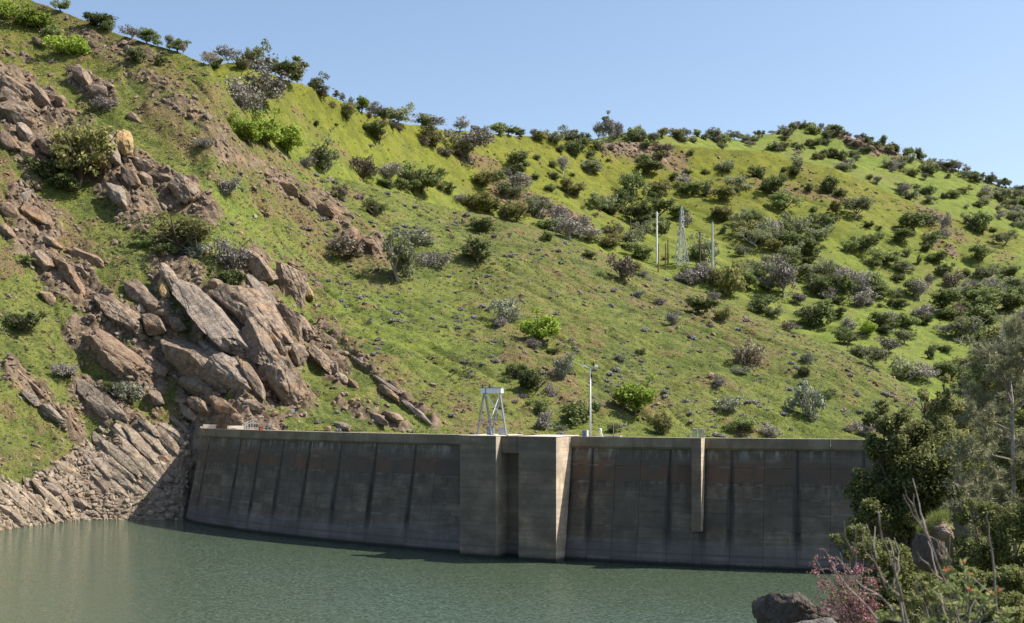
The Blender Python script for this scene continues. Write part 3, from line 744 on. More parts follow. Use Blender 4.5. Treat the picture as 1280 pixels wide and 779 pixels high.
Ht = 75*u_; prof = [(0,7.4),(.12,6.3),(.25,5.2),(.38,4.2),(.5,3.2),(.6,2.3),(.72,1.9),(.84,1.6),(.94,1.2),(1.0,.35)]
lv = [(t*Ht, w_*u_) for t,w_ in prof]
for sx in (-1,1):
    for sy in (-1,1): MB().tube([(sx*w_, sy*w_*.8, z) for z,w_ in lv], .24, 4).build('leg', M['galv'], lt)
mb = MB()
for (za,wa),(zb,wb) in zip(lv[:-1],lv[1:]):
    for sy in (-1,1):
        mb.tube([(-wa,sy*wa*.8,za),(wb,sy*wb*.8,zb)], .15, 3); mb.tube([(wa,sy*wa*.8,za),(-wb,sy*wb*.8,zb)], .15, 3)
        mb.tube([(-wb,sy*wb*.8,zb),(wb,sy*wb*.8,zb)], .08, 3)
    for sx in (-1,1):
        mb.tube([(sx*wa,-wa*.8,za),(sx*wb,wb*.8,zb)], .15, 3); mb.tube([(sx*wa,wa*.8,za),(sx*wb,-wb*.8,zb)], .15, 3)
mb.build('lattice_bracing', M['galv'], lt)
for t in (.62,.76,.90):
    w_ = 4.6*u_ if t < .8 else 3.6*u_
    MB().tube([(-w_,0,t*Ht),(0,-.5,t*Ht+.1),(w_,0,t*Ht)], .12, 4).tube([(-w_,0,t*Ht),(0,.4,t*Ht+1.2),(w_,0,t*Ht)], .08, 3).build('crossarm', M['galv'], lt)

# ------------------------------------------------------------------ rocks
def ico(sub):
    t = (1+5**.5)/2
    v = [(-1,t,0),(1,t,0),(-1,-t,0),(1,-t,0),(0,-1,t),(0,1,t),(0,-1,-t),(0,1,-t),(t,0,-1),(t,0,1),(-t,0,-1),(-t,0,1)]
    f = [(0,11,5),(0,5,1),(0,1,7),(0,7,10),(0,10,11),(1,5,9),(5,11,4),(11,10,2),(10,7,6),(7,1,8),(3,9,4),(3,4,2),(3,2,6),(3,6,8),(3,8,9),(4,9,5),(2,4,11),(6,2,10),(8,6,7),(9,8,1)]
    v = [np.array(p)/np.linalg.norm(p) for p in v]
    for _ in range(sub):
        cache = {}; nf = []
        def mid(a,b):
            k = (min(a,b),max(a,b))
            if k not in cache:
                m = v[a]+v[b]; v.append(m/np.linalg.norm(m)); cache[k] = len(v)-1
            return cache[k]
        for a,b,c in f:
            ab,bc,ca = mid(a,b),mid(b,c),mid(c,a); nf += [(a,ab,ca),(b,bc,ab),(c,ca,bc),(ab,bc,ca)]
        f = nf
    return np.array(v), np.array(f)
ICO = {k: ico(k) for k in (1,2,3,4)}
def rock_verts(sub, seed, size=(1,1,1), planes=13, rough=.04, tight=.62):
    """boulder: a ball cut by random planes, then chipped"""
    V, Fc = ICO[sub]; V = V.copy()*1.12; r = np.random.RandomState(seed)
    N_ = r.normal(size=(planes,3)); N_ /= np.linalg.norm(N_,axis=1)[:,None]
    for n in N_:
        d = r.uniform(tight, .95); h = V@n; m = h > d
        V[m] -= np.outer((h[m]-d)*(.9 if sub >= 3 else 1.0), n)
    if sub >= 2:
        V *= 1.0
        a = fbm(V[:,0]*2.1+seed, V[:,1]*2.1+V[:,2]*1.7, 3, seed); b = fbm(V[:,1]*5+seed, V[:,2]*5-V[:,0]*4, 3, seed+5)
        st = np.abs(fbm(V[:,1]*2.6+seed*1.3, V[:,0]*1.2+V[:,2]*2.2, 3, seed+9))
        V = V*(1+rough*2.2*a[:,None]+rough*b[:,None]-rough*2.4*np.clip(.12-st,0,1)[:,None]*5)
    return V*np.array(size), Fc
_rng = np.random.RandomState(7)
# large rocks seen one by one: x0,y0,x1,y1 (long axis), width, material, height factor, label
R = [
 (223,350,308,458,46,'rock_grey',.42,'largest smooth grey slab leaning in the middle of the crag'),
 (283,362,350,440,50,'rock',.85,'big square brown block with yellow side right of the grey slab'),
 (338,400,356,450,18,'rock_gold',.9,'narrow yellow lichened pillar on the right side of the big block'),
 (310,415,340,470,36,'rock',.8,'rounded upright boulder below the big square block'),
 (332,455,380,514,38,'rock',.8,'lowest long boulder of the crag with a rust red nose'),
 (198,425,290,490,40,'rock',.7,'long brown boulder under the grey slab'),
 (126,378,182,425,28,'rock',.7,'dark fronted brown boulder above the long leaning boulder'),
 (160,360,200,387,22,'rock',.8,None),(178,398,208,420,22,'rock',.8,None),
 (96,412,192,484,32,'rock_red',.65,'lone elongated red brown boulder in the grass left of the crag'),
 (205,335,226,368,16,'rock_pale',.8,'light cracked rock at the upper left of the crag'),(200,345,212,380,10,'rock_gold',.9,None),
 (262,357,282,372,15,'rock',.8,None),(300,322,344,362,26,'rock',.7,'flat topped rock at the top of the crag'),(302,345,344,388,18,'rock_grey',.6,None),
 (338,338,380,384,32,'rock',.8,'upper right boulder of the crag with yellow faces'),(372,345,388,385,14,'rock_gold',.9,None),
 (350,390,380,428,20,'rock',.8,None),(366,396,390,427,18,'rock',.8,None),(385,432,410,466,15,'rock',.8,None),
 (412,457,422,467,11,'rock_pale',.8,None),(362,428,378,456,18,'rock',.8,None),(255,446,312,492,28,'rock_grey',.6,'broad flat rock between the two long boulders'),
 (228,476,270,500,18,'rock',.7,None),(238,498,264,524,15,'rock',.8,None),(230,510,252,529,14,'rock_pale',.8,None),
 (185,495,206,511,13,'rock',.8,None),(213,400,236,420,13,'rock',.8,None),(184,450,212,474,13,'rock',.7,None),(250,428,276,450,12,'rock_grey',.6,None),
 (298,452,332,498,15,'rock',.7,None),(300,500,332,520,13,'rock',.7,None),(262,500,300,522,14,'rock_red',.7,None),(225,430,245,452,12,'rock',.7,None),
 (100,482,156,532,22,'rock_pale',.3,'pale banded slab lying in the grass above the shore'),
 (0,100,33,130,22,'rock',.8,'brown rock at the left frame edge high on the slope'),(33,113,68,144,20,'rock',.8,None),(-2,116,16,135,18,'rock',.8,None),
 (0,138,44,166,28,'rock',.8,'broad rounded rock at the left frame edge'),(2,172,22,193,15,'rock_red',.8,None),(20,160,36,176,15,'rock_grey',.8,None),
 (92,90,112,108,15,'rock',.8,None),(108,112,136,122,14,'rock',.7,None),(43,50,64,63,9,'rock_red',.8,None),
 (124,165,150,205,22,'rock_grey',.9,'tall grey crag rock beside the spreading oak'),(146,160,160,200,16,'rock_gold',1.0,'bright yellow lichened crag rock beside the spreading oak'),
 (112,178,135,212,20,'rock_gold',.9,None),(50,178,80,206,24,'rock',.8,None),(27,190,41,204,13,'rock_red',.8,None),
 (163,200,192,219,12,'rock_grey',.8,'long flat stone right of the yellow crag'),(190,218,216,228,8,'rock',.7,None),(210,228,247,257,22,'rock',.8,'cluster rock with tan edge below the flat stones'),
 (135,235,160,258,17,'rock_grey',.8,None),(153,217,171,241,13,'rock',.9,None),(173,220,188,232,11,'rock',.8,None),(70,121,82,133,9,'rock',.8,None),(158,145,174,154,9,'rock_red',.8,None),
 (0,258,20,272,15,'rock_red',.7,None),(22,256,60,288,20,'rock_red',.7,'reddish rock outcrop at the left side of the slope'),(-2,284,15,299,13,'rock_red',.8,None),
 (40,315,65,340,15,'rock',.8,None),(66,328,102,370,18,'rock_red',.8,'dark red rock chain in the left grass slope'),(83,311,127,336,15,'rock_red',.7,None),(55,299,78,314,10,'rock',.8,None),
 (47,367,67,383,13,'rock_red',.8,None),(91,332,114,348,9,'rock',.7,None),(27,491,51,513,11,'rock_grey',.8,'dark rounded stone in the grass near the left shore'),(49,509,83,537,12,'rock_grey',.8,None),
 (16,462,62,503,7,'rock_red',.5,None),(62,500,100,540,6,'rock_red',.5,None),(155,562,202,602,11,'rock_pale',.6,None),(172,540,205,566,8,'rock_pale',.5,None),(172,522,198,548,8,'rock_pale',.5,None),
 (185,535,218,568,8,'rock_pale',.5,None),(200,532,231,558,10,'rock_pale',.6,None),(212,522,236,545,8,'rock',.6,None),(0,606,52,656,15,'rock_pale',.5,'large sloping pale slab at the left waterline'),(-4,628,26,656,12,'rock_pale',.5,None),
 (50,608,78,628,11,'rock_grey',.8,'dark grey block in the shore rubble'),(83,624,112,641,11,'rock_grey',.8,None),(120,560,165,600,8,'rock_pale',.45,None),(95,560,140,592,9,'rock_pale',.45,None),(60,575,100,600,10,'rock_pale',.6,None),
 (140,590,180,622,8,'rock_pale',.5,None),(476,486,501,504,10,'rock',.8,'single brown block in the grass above the dam crest'),(459,517,484,531,9,'rock',.7,None),(480,516,503,529,10,'rock',.7,None),
 (409,456,424,468,9,'rock_pale',.8,None),(421,468,432,482,8,'rock_pale',.8,None),(433,478,446,488,8,'rock_red',.8,None),(418,531,440,541,8,'rock_grey',.7,None),
 (404,418,432,440,6,'rock_grey',.5,None),(432,440,470,470,6,'rock_grey',.5,None),(468,468,505,500,6,'rock_grey',.5,None),(503,500,540,530,6,'rock_grey',.5,None),
 (350,232,372,246,12,'rock_red',.8,None),(372,246,396,262,12,'rock_red',.8,None),(396,258,420,278,12,'rock_red',.8,None),(430,285,450,305,13,'rock_red',.8,None),(450,300,470,318,12,'rock_red',.8,None),
]
def frame_from(p0, p1, n):
    x = (p1-p0); L = x.length; x.normalize(); n = (n - x*n.dot(x)).normalized(); y = n.cross(x)
    return x, y, n, L
kindname = {'rock':'brown','rock_red':'reddish','rock_grey':'grey','rock_pale':'pale','rock_gold':'yellow stained','rock_dark':'dark'}
auto = []       # (object, phrase, px, py) to be labelled after everything stands
def put_boulder(x0,y0,x1,y1,wd,mat,hf,label,k):
    q0,i0,j0 = point(x0,y0,'a'); q1,i1,j1 = point(x1,y1,'a'); mx,my = (x0+x1)/2,(y0+y1)/2
    qm,im,jm = point(mx,my,'a'); n = normal(im,jm,6)
    Lpx = math.hypot(x1-x0,y1-y0); u_ = qm.y/F
    L = max(Lpx*u_, min((q1-q0).length, Lpx*u_*1.7)); W = wd*1.08*u_; H = max(W*hf*1.12, .3)
    x,y,z,_ = frame_from(q0,q1,n)
    big = Lpx > 30
    V,Fc = rock_verts(4 if Lpx>60 else (3 if big else 2), 100+k*3, (L*.54, W*.60, H*.72), planes=15 if big else 11, rough=.05 if big else .03, tight=.55)
    me = mesh_np('boulder', V, Fc, M[mat]); o = link(bpy.data.objects.new('boulder', me))
    m = Matrix((x,y,z)).transposed().to_4x4(); m.translation = qm + n*(H*.16); o.matrix_world = m
    o['category'] = 'boulder'
    if label: o['label'] = label
    else: auto.append((o, kindname[mat]+(' slab' if Lpx>2.6*wd else ' boulder'), mx, my, 'boulder'))
for k,r_ in enumerate(R): put_boulder(*r_, k)
for k in range(54):     # parallel tilted slabs of the shore and of the rocky ribs
    if k < 46: x0 = _rng.uniform(95,205); y0 = np.interp(x0,[95,205],[545,515])+_rng.uniform(0,60); mt='rock_pale'
    else: x0 = _rng.uniform(0,70); y0 = 590+_rng.uniform(0,50); mt='rock_pale'
    L = _rng.uniform(26,66)
    if x0+L*.7 > 232 or y0+L*.8 > 655: continue
    put_boulder(x0,y0,x0+L*.74,y0+L*.8,_rng.uniform(7,14),mt if k%4 else 'rock',.32,None,300+k)
for D_ in [(1056,172,1072,184,10),(1066,178,1084,190,9),(1080,184,1098,193,9),(1092,186,1110,194,8),(1106,189,1124,197,7),(1072,170,1088,180,6),(1152,203,1166,210,5),(1176,211,1190,218,5)]:
    q_, i_, j_ = point((D_[0]+D_[2])/2,(D_[1]+D_[3])/2); u_ = q_.y/F
    V,Fc = rock_verts(3, 700+D_[0], (math.hypot(D_[2]-D_[0],D_[3]-D_[1])*.62*u_, D_[4]*.6*u_, D_[4]*.55*u_), planes=15, rough=.07, tight=.5)
    o = link(bpy.data.objects.new('boulder', mesh_np('boulder', V, Fc, M['rock_gold' if D_[0]%2 else 'rock_red']))); o.location = q_; o.rotation_euler = (0, math.atan2(D_[3]-D_[1],D_[2]-D_[0]), .2)
    o['category'] = 'boulder'; auto.append((o, 'orange cliff rock', D_[0], D_[1], 'on the farthest ridge'))
# shared shapes for the smaller scattered rocks
def proto(mat, n, seed, sub):
    out = []
    for k in range(n):
        V,Fc = rock_verts(sub, seed+k, (.62,.45,.34), planes=10, rough=.03, tight=.5)
        out.append(mesh_np('small_boulder', V, Fc, M[mat]))
    return out
PR = {m: proto(m, 5, 900+7*q, 2) for q,m in enumerate(('rock','rock_red','rock_pale','rock_grey'))}
def euler_on(n, rz):
    z = n; x = Vector((math.cos(rz), math.sin(rz), 0)); x = (x-z*x.dot(z)).normalized(); y = z.cross(x)
    return Matrix((x,y,z)).transposed().to_4x4()
vis = np.zeros_like(PX, bool)      # visible terrain
run = np.minimum.accumulate(PYt, 0); vis[1:] = PYt[1:] < run[:-1]; 
sd_ang = math.atan2(sd_[1], sd_[0])
def sample(mask, n, seed):
    r = np.random.RandomState(seed); p = (mask*vis).ravel().astype(float); ar = np.gradient(PYt, axis=0); p *= np.abs(ar).ravel()*np.gradient(CX)[None].repeat(ni,0).ravel()
    p /= p.sum(); k = r.choice(len(p), n, p=p, replace=False); return [(int(a)//nj, int(a)%nj) for a in k], r
fr_ = (PX>-12)&(PX<1292)
sc, r = sample(fr_*m1*(rock*(1-.5*pale))*(PX<560), 56, 1)
sc2, _ = sample(fr_*m1*pale*(PX<236), 34, 2)
sc3, _ = sample(fr_*(m1)*(dry>.3)*(PX>260), 22, 3)
sc4, _ = sample(fr_*(m4|m6)*((rock>.3)|(dry>.5)), 12, 5)
for q,(lst,mt,lo,hi,grp,lab) in enumerate(((sc,('rock','rock','rock_red','rock_grey'),6,15,'brown rocks scattered on the rocky slope','rough brown rock half sunk in the grass of the rocky slope'),
        (sc2,('rock_pale',),6,14,'pale rocks piled along the left shore','pale angular rock in the rubble of the left shore'),
        (sc3,('rock','rock_red'),5,10,'small rocks on the grassy spur','small reddish rock on the grassy spur above the dam'),
        (sc4,('rock_red',),4,8,'rocks on the distant hills','small red rock on the distant hillside'))):
    for (i,j) in lst:
        p = Vector(TP[i,j]); u_ = p.y/F; s_ = r.uniform(lo,hi)*u_*(1 if q else 1.0)
        o = link(bpy.data.objects.new('boulder', PR[mt[r.randint(len(mt))]][r.randint(5)]))
        n_ = normal(i,j,4); m = euler_on(n_, sd_ang+r.normal()*.5) @ Matrix.Diagonal((s_*r.uniform(.9,1.5), s_*r.uniform(.8,1.1), s_*r.uniform(.7,1.2), 1)); m.translation = p+n_*s_*.08
        o.matrix_world = m; tag(o, lab, 'boulder', grp)
# rubble nobody could count: one mesh per kind of ground
def rubble(name, mask, n, lo, hi, mat, seed, label):
    lst, r = sample(mask, n, seed); VV=[]; FF=[]; c=0
    base = [rock_verts(1, seed*50+k, (.62,.45,.36), planes=9, tight=.5) for k in range(14)]
    for (i,j) in lst:
        V,Fc = base[r.randint(14)]; u_ = TP[i,j,1]/F; s_ = (lo+(hi-lo)*r.rand()**2.2)*u_
        m = np.array(euler_on(normal(i,j,3), sd_ang+r.normal()*.8).to_3x3())
        jx = r.uniform(-.5,.5,3)*u_; jx[2]=0
        VV.append((V*s_*r.uniform(.8,1.4,3))@m.T + TP[i,j] + jx + [0,0,s_*.1]); FF.append(Fc+c); c += len(V)
    o = link(bpy.data.objects.new(name, mesh_np(name, np.vstack(VV), np.vstack(FF), M[mat]))); tag(o, label, name.replace('_',' '), kind='stuff')
rubble('shore_rubble', fr_*m1*np.clip(pale,0,1)*(PX<238)*(.15+1.0*(PX<150)*(PY0>590)), 1300, 1.6, 8, 'rock_pale', 11, 'loose pale rubble covering the bank at the waterline')
rubble('brown_shore_rubble', fr_*m1*np.clip(pale,0,1)*(PX<238)*(.2+(PX<150)), 600, 2.0, 8, 'rock', 15, 'darker brown stones among the pale shore rubble')
rubble('slope_rubble', fr_*m1*((rock>.3)+.10*(PX<420))*(pale<.3), 2300, 2.2, 8.5, 'rock', 12, 'loose brown stones among the outcrops')
rubble('spur_stones', fr_*m1*(np.clip(dry-.2,0,1)+.06), 2200, 1.6, 5.2, 'rock_red', 13, 'small reddish stones scattered over bare soil')
rubble('hill_stones', fr_*(m4|m6)*(np.clip(dry-.2,0,1)+.03+rock), 1300, 1.3, 4.0, 'rock_red', 14, 'small stones scattered on the distant hills')

# ------------------------------------------------------------------ trees and bushes
def leaf_quads(C, R, size, r, up=.4, elong=1.6, droop=0):
    """leaf faces round points C (n,3) with outward directions R"""
    n = len(C); d = r.normal(size=(n,3))*1.0 + R*.9 + np.array([0,0,up]); d /= np.linalg.norm(d,axis=1)[:,None]
    a = np.cross(d, r.normal(size=(n,3))); a /= np.linalg.norm(a,axis=1)[:,None]; b = np.cross(d, a)
    s = size*r.uniform(.6,1.35,(n,1)); a = a*s*elong*.5; b = b*s*.5
    P4 = np.stack([C-a, C-b*.9+a*.1, C+a, C+b], 1)
    return P4.reshape(-1,3), np.arange(4*n).reshape(n,4)
def limbs(r, h, w, kind):
    """branch skeleton: list of (points, radii) and limb ends"""
    br=[]; ends=[]
    lean = r.uniform(-.12,.12,2)*w
    th = h*{'tree':.2,'bush':.08,'pine':.5,'tall':.4}[kind]; r0 = w*.035 if kind!='pine' else w*.03
    trunk = [(0,0,-.04*h),(lean[0]*.4,lean[1]*.4,th*.5),(lean[0],lean[1],th)]
    if kind in('pine','tall'): trunk += [(lean[0]*1.3,lean[1]*1.2,h*.75),(lean[0]*1.2,lean[1],h*.94)]
    br.append((trunk, [r0*1.3,r0]+[r0*.8,r0*.5,r0*.15][:len(trunk)-2]))
    nl = {'tree':6,'bush':8,'pine':11,'tall':9}[kind]
    for k in range(nl):
        az = 2*math.pi*(k+r.uniform(-.35,.35))/nl*(1 if kind in('tree','bush') else 2.4)
        if kind in('tree','bush'):
            s = np.array([lean[0],lean[1],th*r.uniform(.75,1)]); reach = w*.5*r.uniform(.45,.9); zz = h*r.uniform(.45,.92)
        else:
            f = (k+.5)/nl; z0 = h*(.28+.6*f); s = np.array([lean[0]*1.2,lean[1]*1.2,z0]); reach = w*.5*(1.05-f*.75)*r.uniform(.7,1.1); zz = z0+h*.10*r.uniform(.3,1.5)
        e = np.array([lean[0]+math.cos(az)*reach, lean[1]+math.sin(az)*reach, zz]); m = s*.5+e*.5+np.array([0,0,(zz-s[2])*-.1+.03*h])+r.normal(size=3)*.02*w
        br.append(([tuple(s),tuple(m),tuple(e)], [r0*.55,r0*.38,r0*.12])); ends.append(e)
        for _ in range(2):
            e2 = m+(e-m)*.4 + r.normal(size=3)*np.array([.15*w,.15*w,.10*h])+np.array([0,0,.05*h]); br.append(([tuple(m),tuple((m+e2)/2+r.normal(size=3)*.01*w),tuple(e2)], [r0*.3,r0*.2,r0*.07])); ends.append(e2)
    return br, np.array(ends)
def tree_data(kind, seed, h, w, nleaf, leafsize, gaps=.5, flat=1.0):
    r = np.random.RandomState(seed); br, ends = limbs(r, h, w, kind)
    mb = MB()
    for p,rad in br: mb.tube(p, rad, 5, cap=False)
    # clumps sit on limb ends and fill an uneven crown
    cl=[]; cr=[]
    for e in ends: cl.append(e); cr.append(w*r.uniform(.09,.16))
    lobes = [(r.uniform(-.26,.26)*w, r.uniform(-.26,.26)*w, h*r.uniform(.30,.66), w*r.uniform(.20,.31)) for _ in range(r.randint(3,6))]
    nx = {'tree':22,'bush':14,'pine':8,'tall':10}[kind]
    zlo = {'tree':.16,'bush':.10,'pine':.3,'tall':.28}[kind]
    for _ in range(nx):
        az = r.uniform(0,2*math.pi); f = r.rand(); zz = zlo+(1-zlo)*f
        if kind in('tree','bush'): env = math.sqrt(max(0,1-((zz-(zlo+.36*(1-zlo)))/(.64*(1-zlo)+.001))**2 if zz>zlo+.36*(1-zlo) else 1-.5*((zlo+.36*(1-zlo)-zz)/(.36*(1-zlo)))**2))
        else: env = 1.05-.8*f
        q = w*.42*env*r.uniform(.55,1.05); cl.append(np.array([math.cos(az)*q, math.sin(az)*q, h*zz*.93])); cr.append(w*r.uniform(.08,.15))
    if kind in ('tree','bush'):
        cl = cl[:6]; cr = cr[:6]
        for lx,ly,lz,lr in lobes:
            for _ in range(11 if kind=='tree' else 9):
                d = r.normal(size=3); d /= np.linalg.norm(d); d[2] = d[2]*.75+.12
                q = np.array([lx,ly,lz if kind=='tree' else lz*.75])+d*lr*r.uniform(.55,1.05); q[2] = min(max(q[2],.09*h),h*.97)
                cl.append(q); cr.append(w*r.uniform(.07,.135))
    cl = np.array(cl); cr = np.array(cr); wt = cr**2; wt/=wt.sum()
    k = r.choice(len(cl), nleaf, p=wt); d = r.normal(size=(nleaf,3)); d/=np.linalg.norm(d,axis=1)[:,None]
    rad = cr[k]*(r.rand(nleaf)**(.45))*1.12
    C = cl[k]+d*rad[:,None]*np.array([1.15,1.15,.8]); 
    V,Fq = leaf_quads(C, d, leafsize, r)
    return mb, V, Fq
def bare_data(kind, seed, h, w, n2=260):
    """twiggy, mostly leafless crown"""
    r = np.random.RandomState(seed); br, ends = limbs(r, h, w, kind); mb = MB()
    for p,rad in br: mb.tube(p, [q*1.1 for q in rad], 5, cap=False)
    tw=MB()
    for _ in range(n2):
        e = ends[r.randint(len(ends))]; d = r.normal(size=3); d[2]=abs(d[2])*.9; d/=np.linalg.norm(d); s=e+r.normal(size=3)*w*.06
        tw.tube([tuple(s),tuple(s+d*w*.10+r.normal(size=3)*w*.01),tuple(s+d*w*.19)], [w*.006,w*.004,w*.002], 3, cap=False)
    return mb, tw
ARCH = {}
def arch(name, kind, n, h, w, nleaf, ls, leafmat, bark='bark'):
    L=[]
    for k in range(n):
        sd = hash_name(name)+k*13; mb,V,Fq = tree_data(kind, sd, h, w, nleaf, ls)
        cr = mesh_np(name+'_crown', V, Fq, M[leafmat]); tr = mb.mesh(name+'_trunk', M[bark])
        # one joined mesh for those too small to show their parts
        tv = np.array(mb.v); tf=[f for f in mb.f if len(f)==4]
        both = mesh_np(name, np.vstack([V,tv]), np.vstack([Fq, np.array(tf)+len(V)]), [M[leafmat],M[bark]], midx=[0]*len(Fq)+[1]*len(tf))
        L.append((tr,cr,both))
    ARCH[name]=(L,h,w)
def hash_name(s): return sum(ord(c)*(i+3) for i,c in enumerate(s))%900
# unit height 1, width as given
arch('dark_oak','tree',4, 1.0,1.15,2600,.055,'oak_dark')
arch('green_oak','tree',4,1.0,1.15,2300,.052,'oak_green')
arch('pale_oak','tree',4, 1.0,1.10,1900,.050,'oak_pale','bark_grey')
arch('bright_tree','tree',3,1.0,1.1,2500,.055,'bright')
arch('olive_tree','tree',3,1.0,1.15,2300,.050,'olive')
arch('grey_tree','tree',3, 1.0,1.1,1300,.042,'grey','bark_grey')
arch('pine','pine',3,1.0,.62,1700,.045,'sage','bark_grey')
arch('dark_bush','bush',4, 1.0,1.5,2000,.075,'oak_dark')
arch('green_bush','bush',3,1.0,1.5,1900,.075,'oak_green')
arch('olive_bush','bush',3,1.0,1.5,1900,.072,'olive')
arch('grey_bush','bush',4, 1.0,1.6,1400,.065,'grey','bark_grey')
arch('brown_bush','bush',3,1.0,1.6,1500,.065,'brown')
arch('sage_bush','bush',3, 1.0,1.5,1500,.065,'sage','bark_grey')
arch('pale_round','bush',3,1.0,1.5,1800,.07,'oak_pale','bark_grey')
arch('bright_bush','bush',2,1.0,1.5,2000,.075,'bright')
SHORT = {'do':'dark_oak','go':'green_oak','po':'pale_oak','bt':'bright_tree','ot':'olive_tree','gt':'grey_tree','pi':'pine',
         'db':'dark_bush','gb':'green_bush','ob':'olive_bush','yb':'grey_bush','bb':'brown_bush','sb':'sage_bush','lb':'bright_bush'}
NAME = {'do':'oak_tree','go':'oak_tree','po':'oak_tree','bt':'oak_tree','ot':'oak_tree','gt':'bare_tree','pi':'pine_tree',
        'db':'bush','gb':'bush','ob':'bush','yb':'bush','bb':'bush','sb':'bush','lb':'bush'}
PHR = {'do':'dark green oak','go':'leafy green oak','po':'pale grey-green oak','bt':'bright spring-green tree','ot':'olive coloured tree','gt':'grey nearly leafless tree','pi':'thin grey-green pine',
       'db':'dark green bush','gb':'green bush','ob':'olive bush','yb':'grey twiggy bush','bb':'brown bush','sb':'grey-green bush','lb':'bright green bush'}
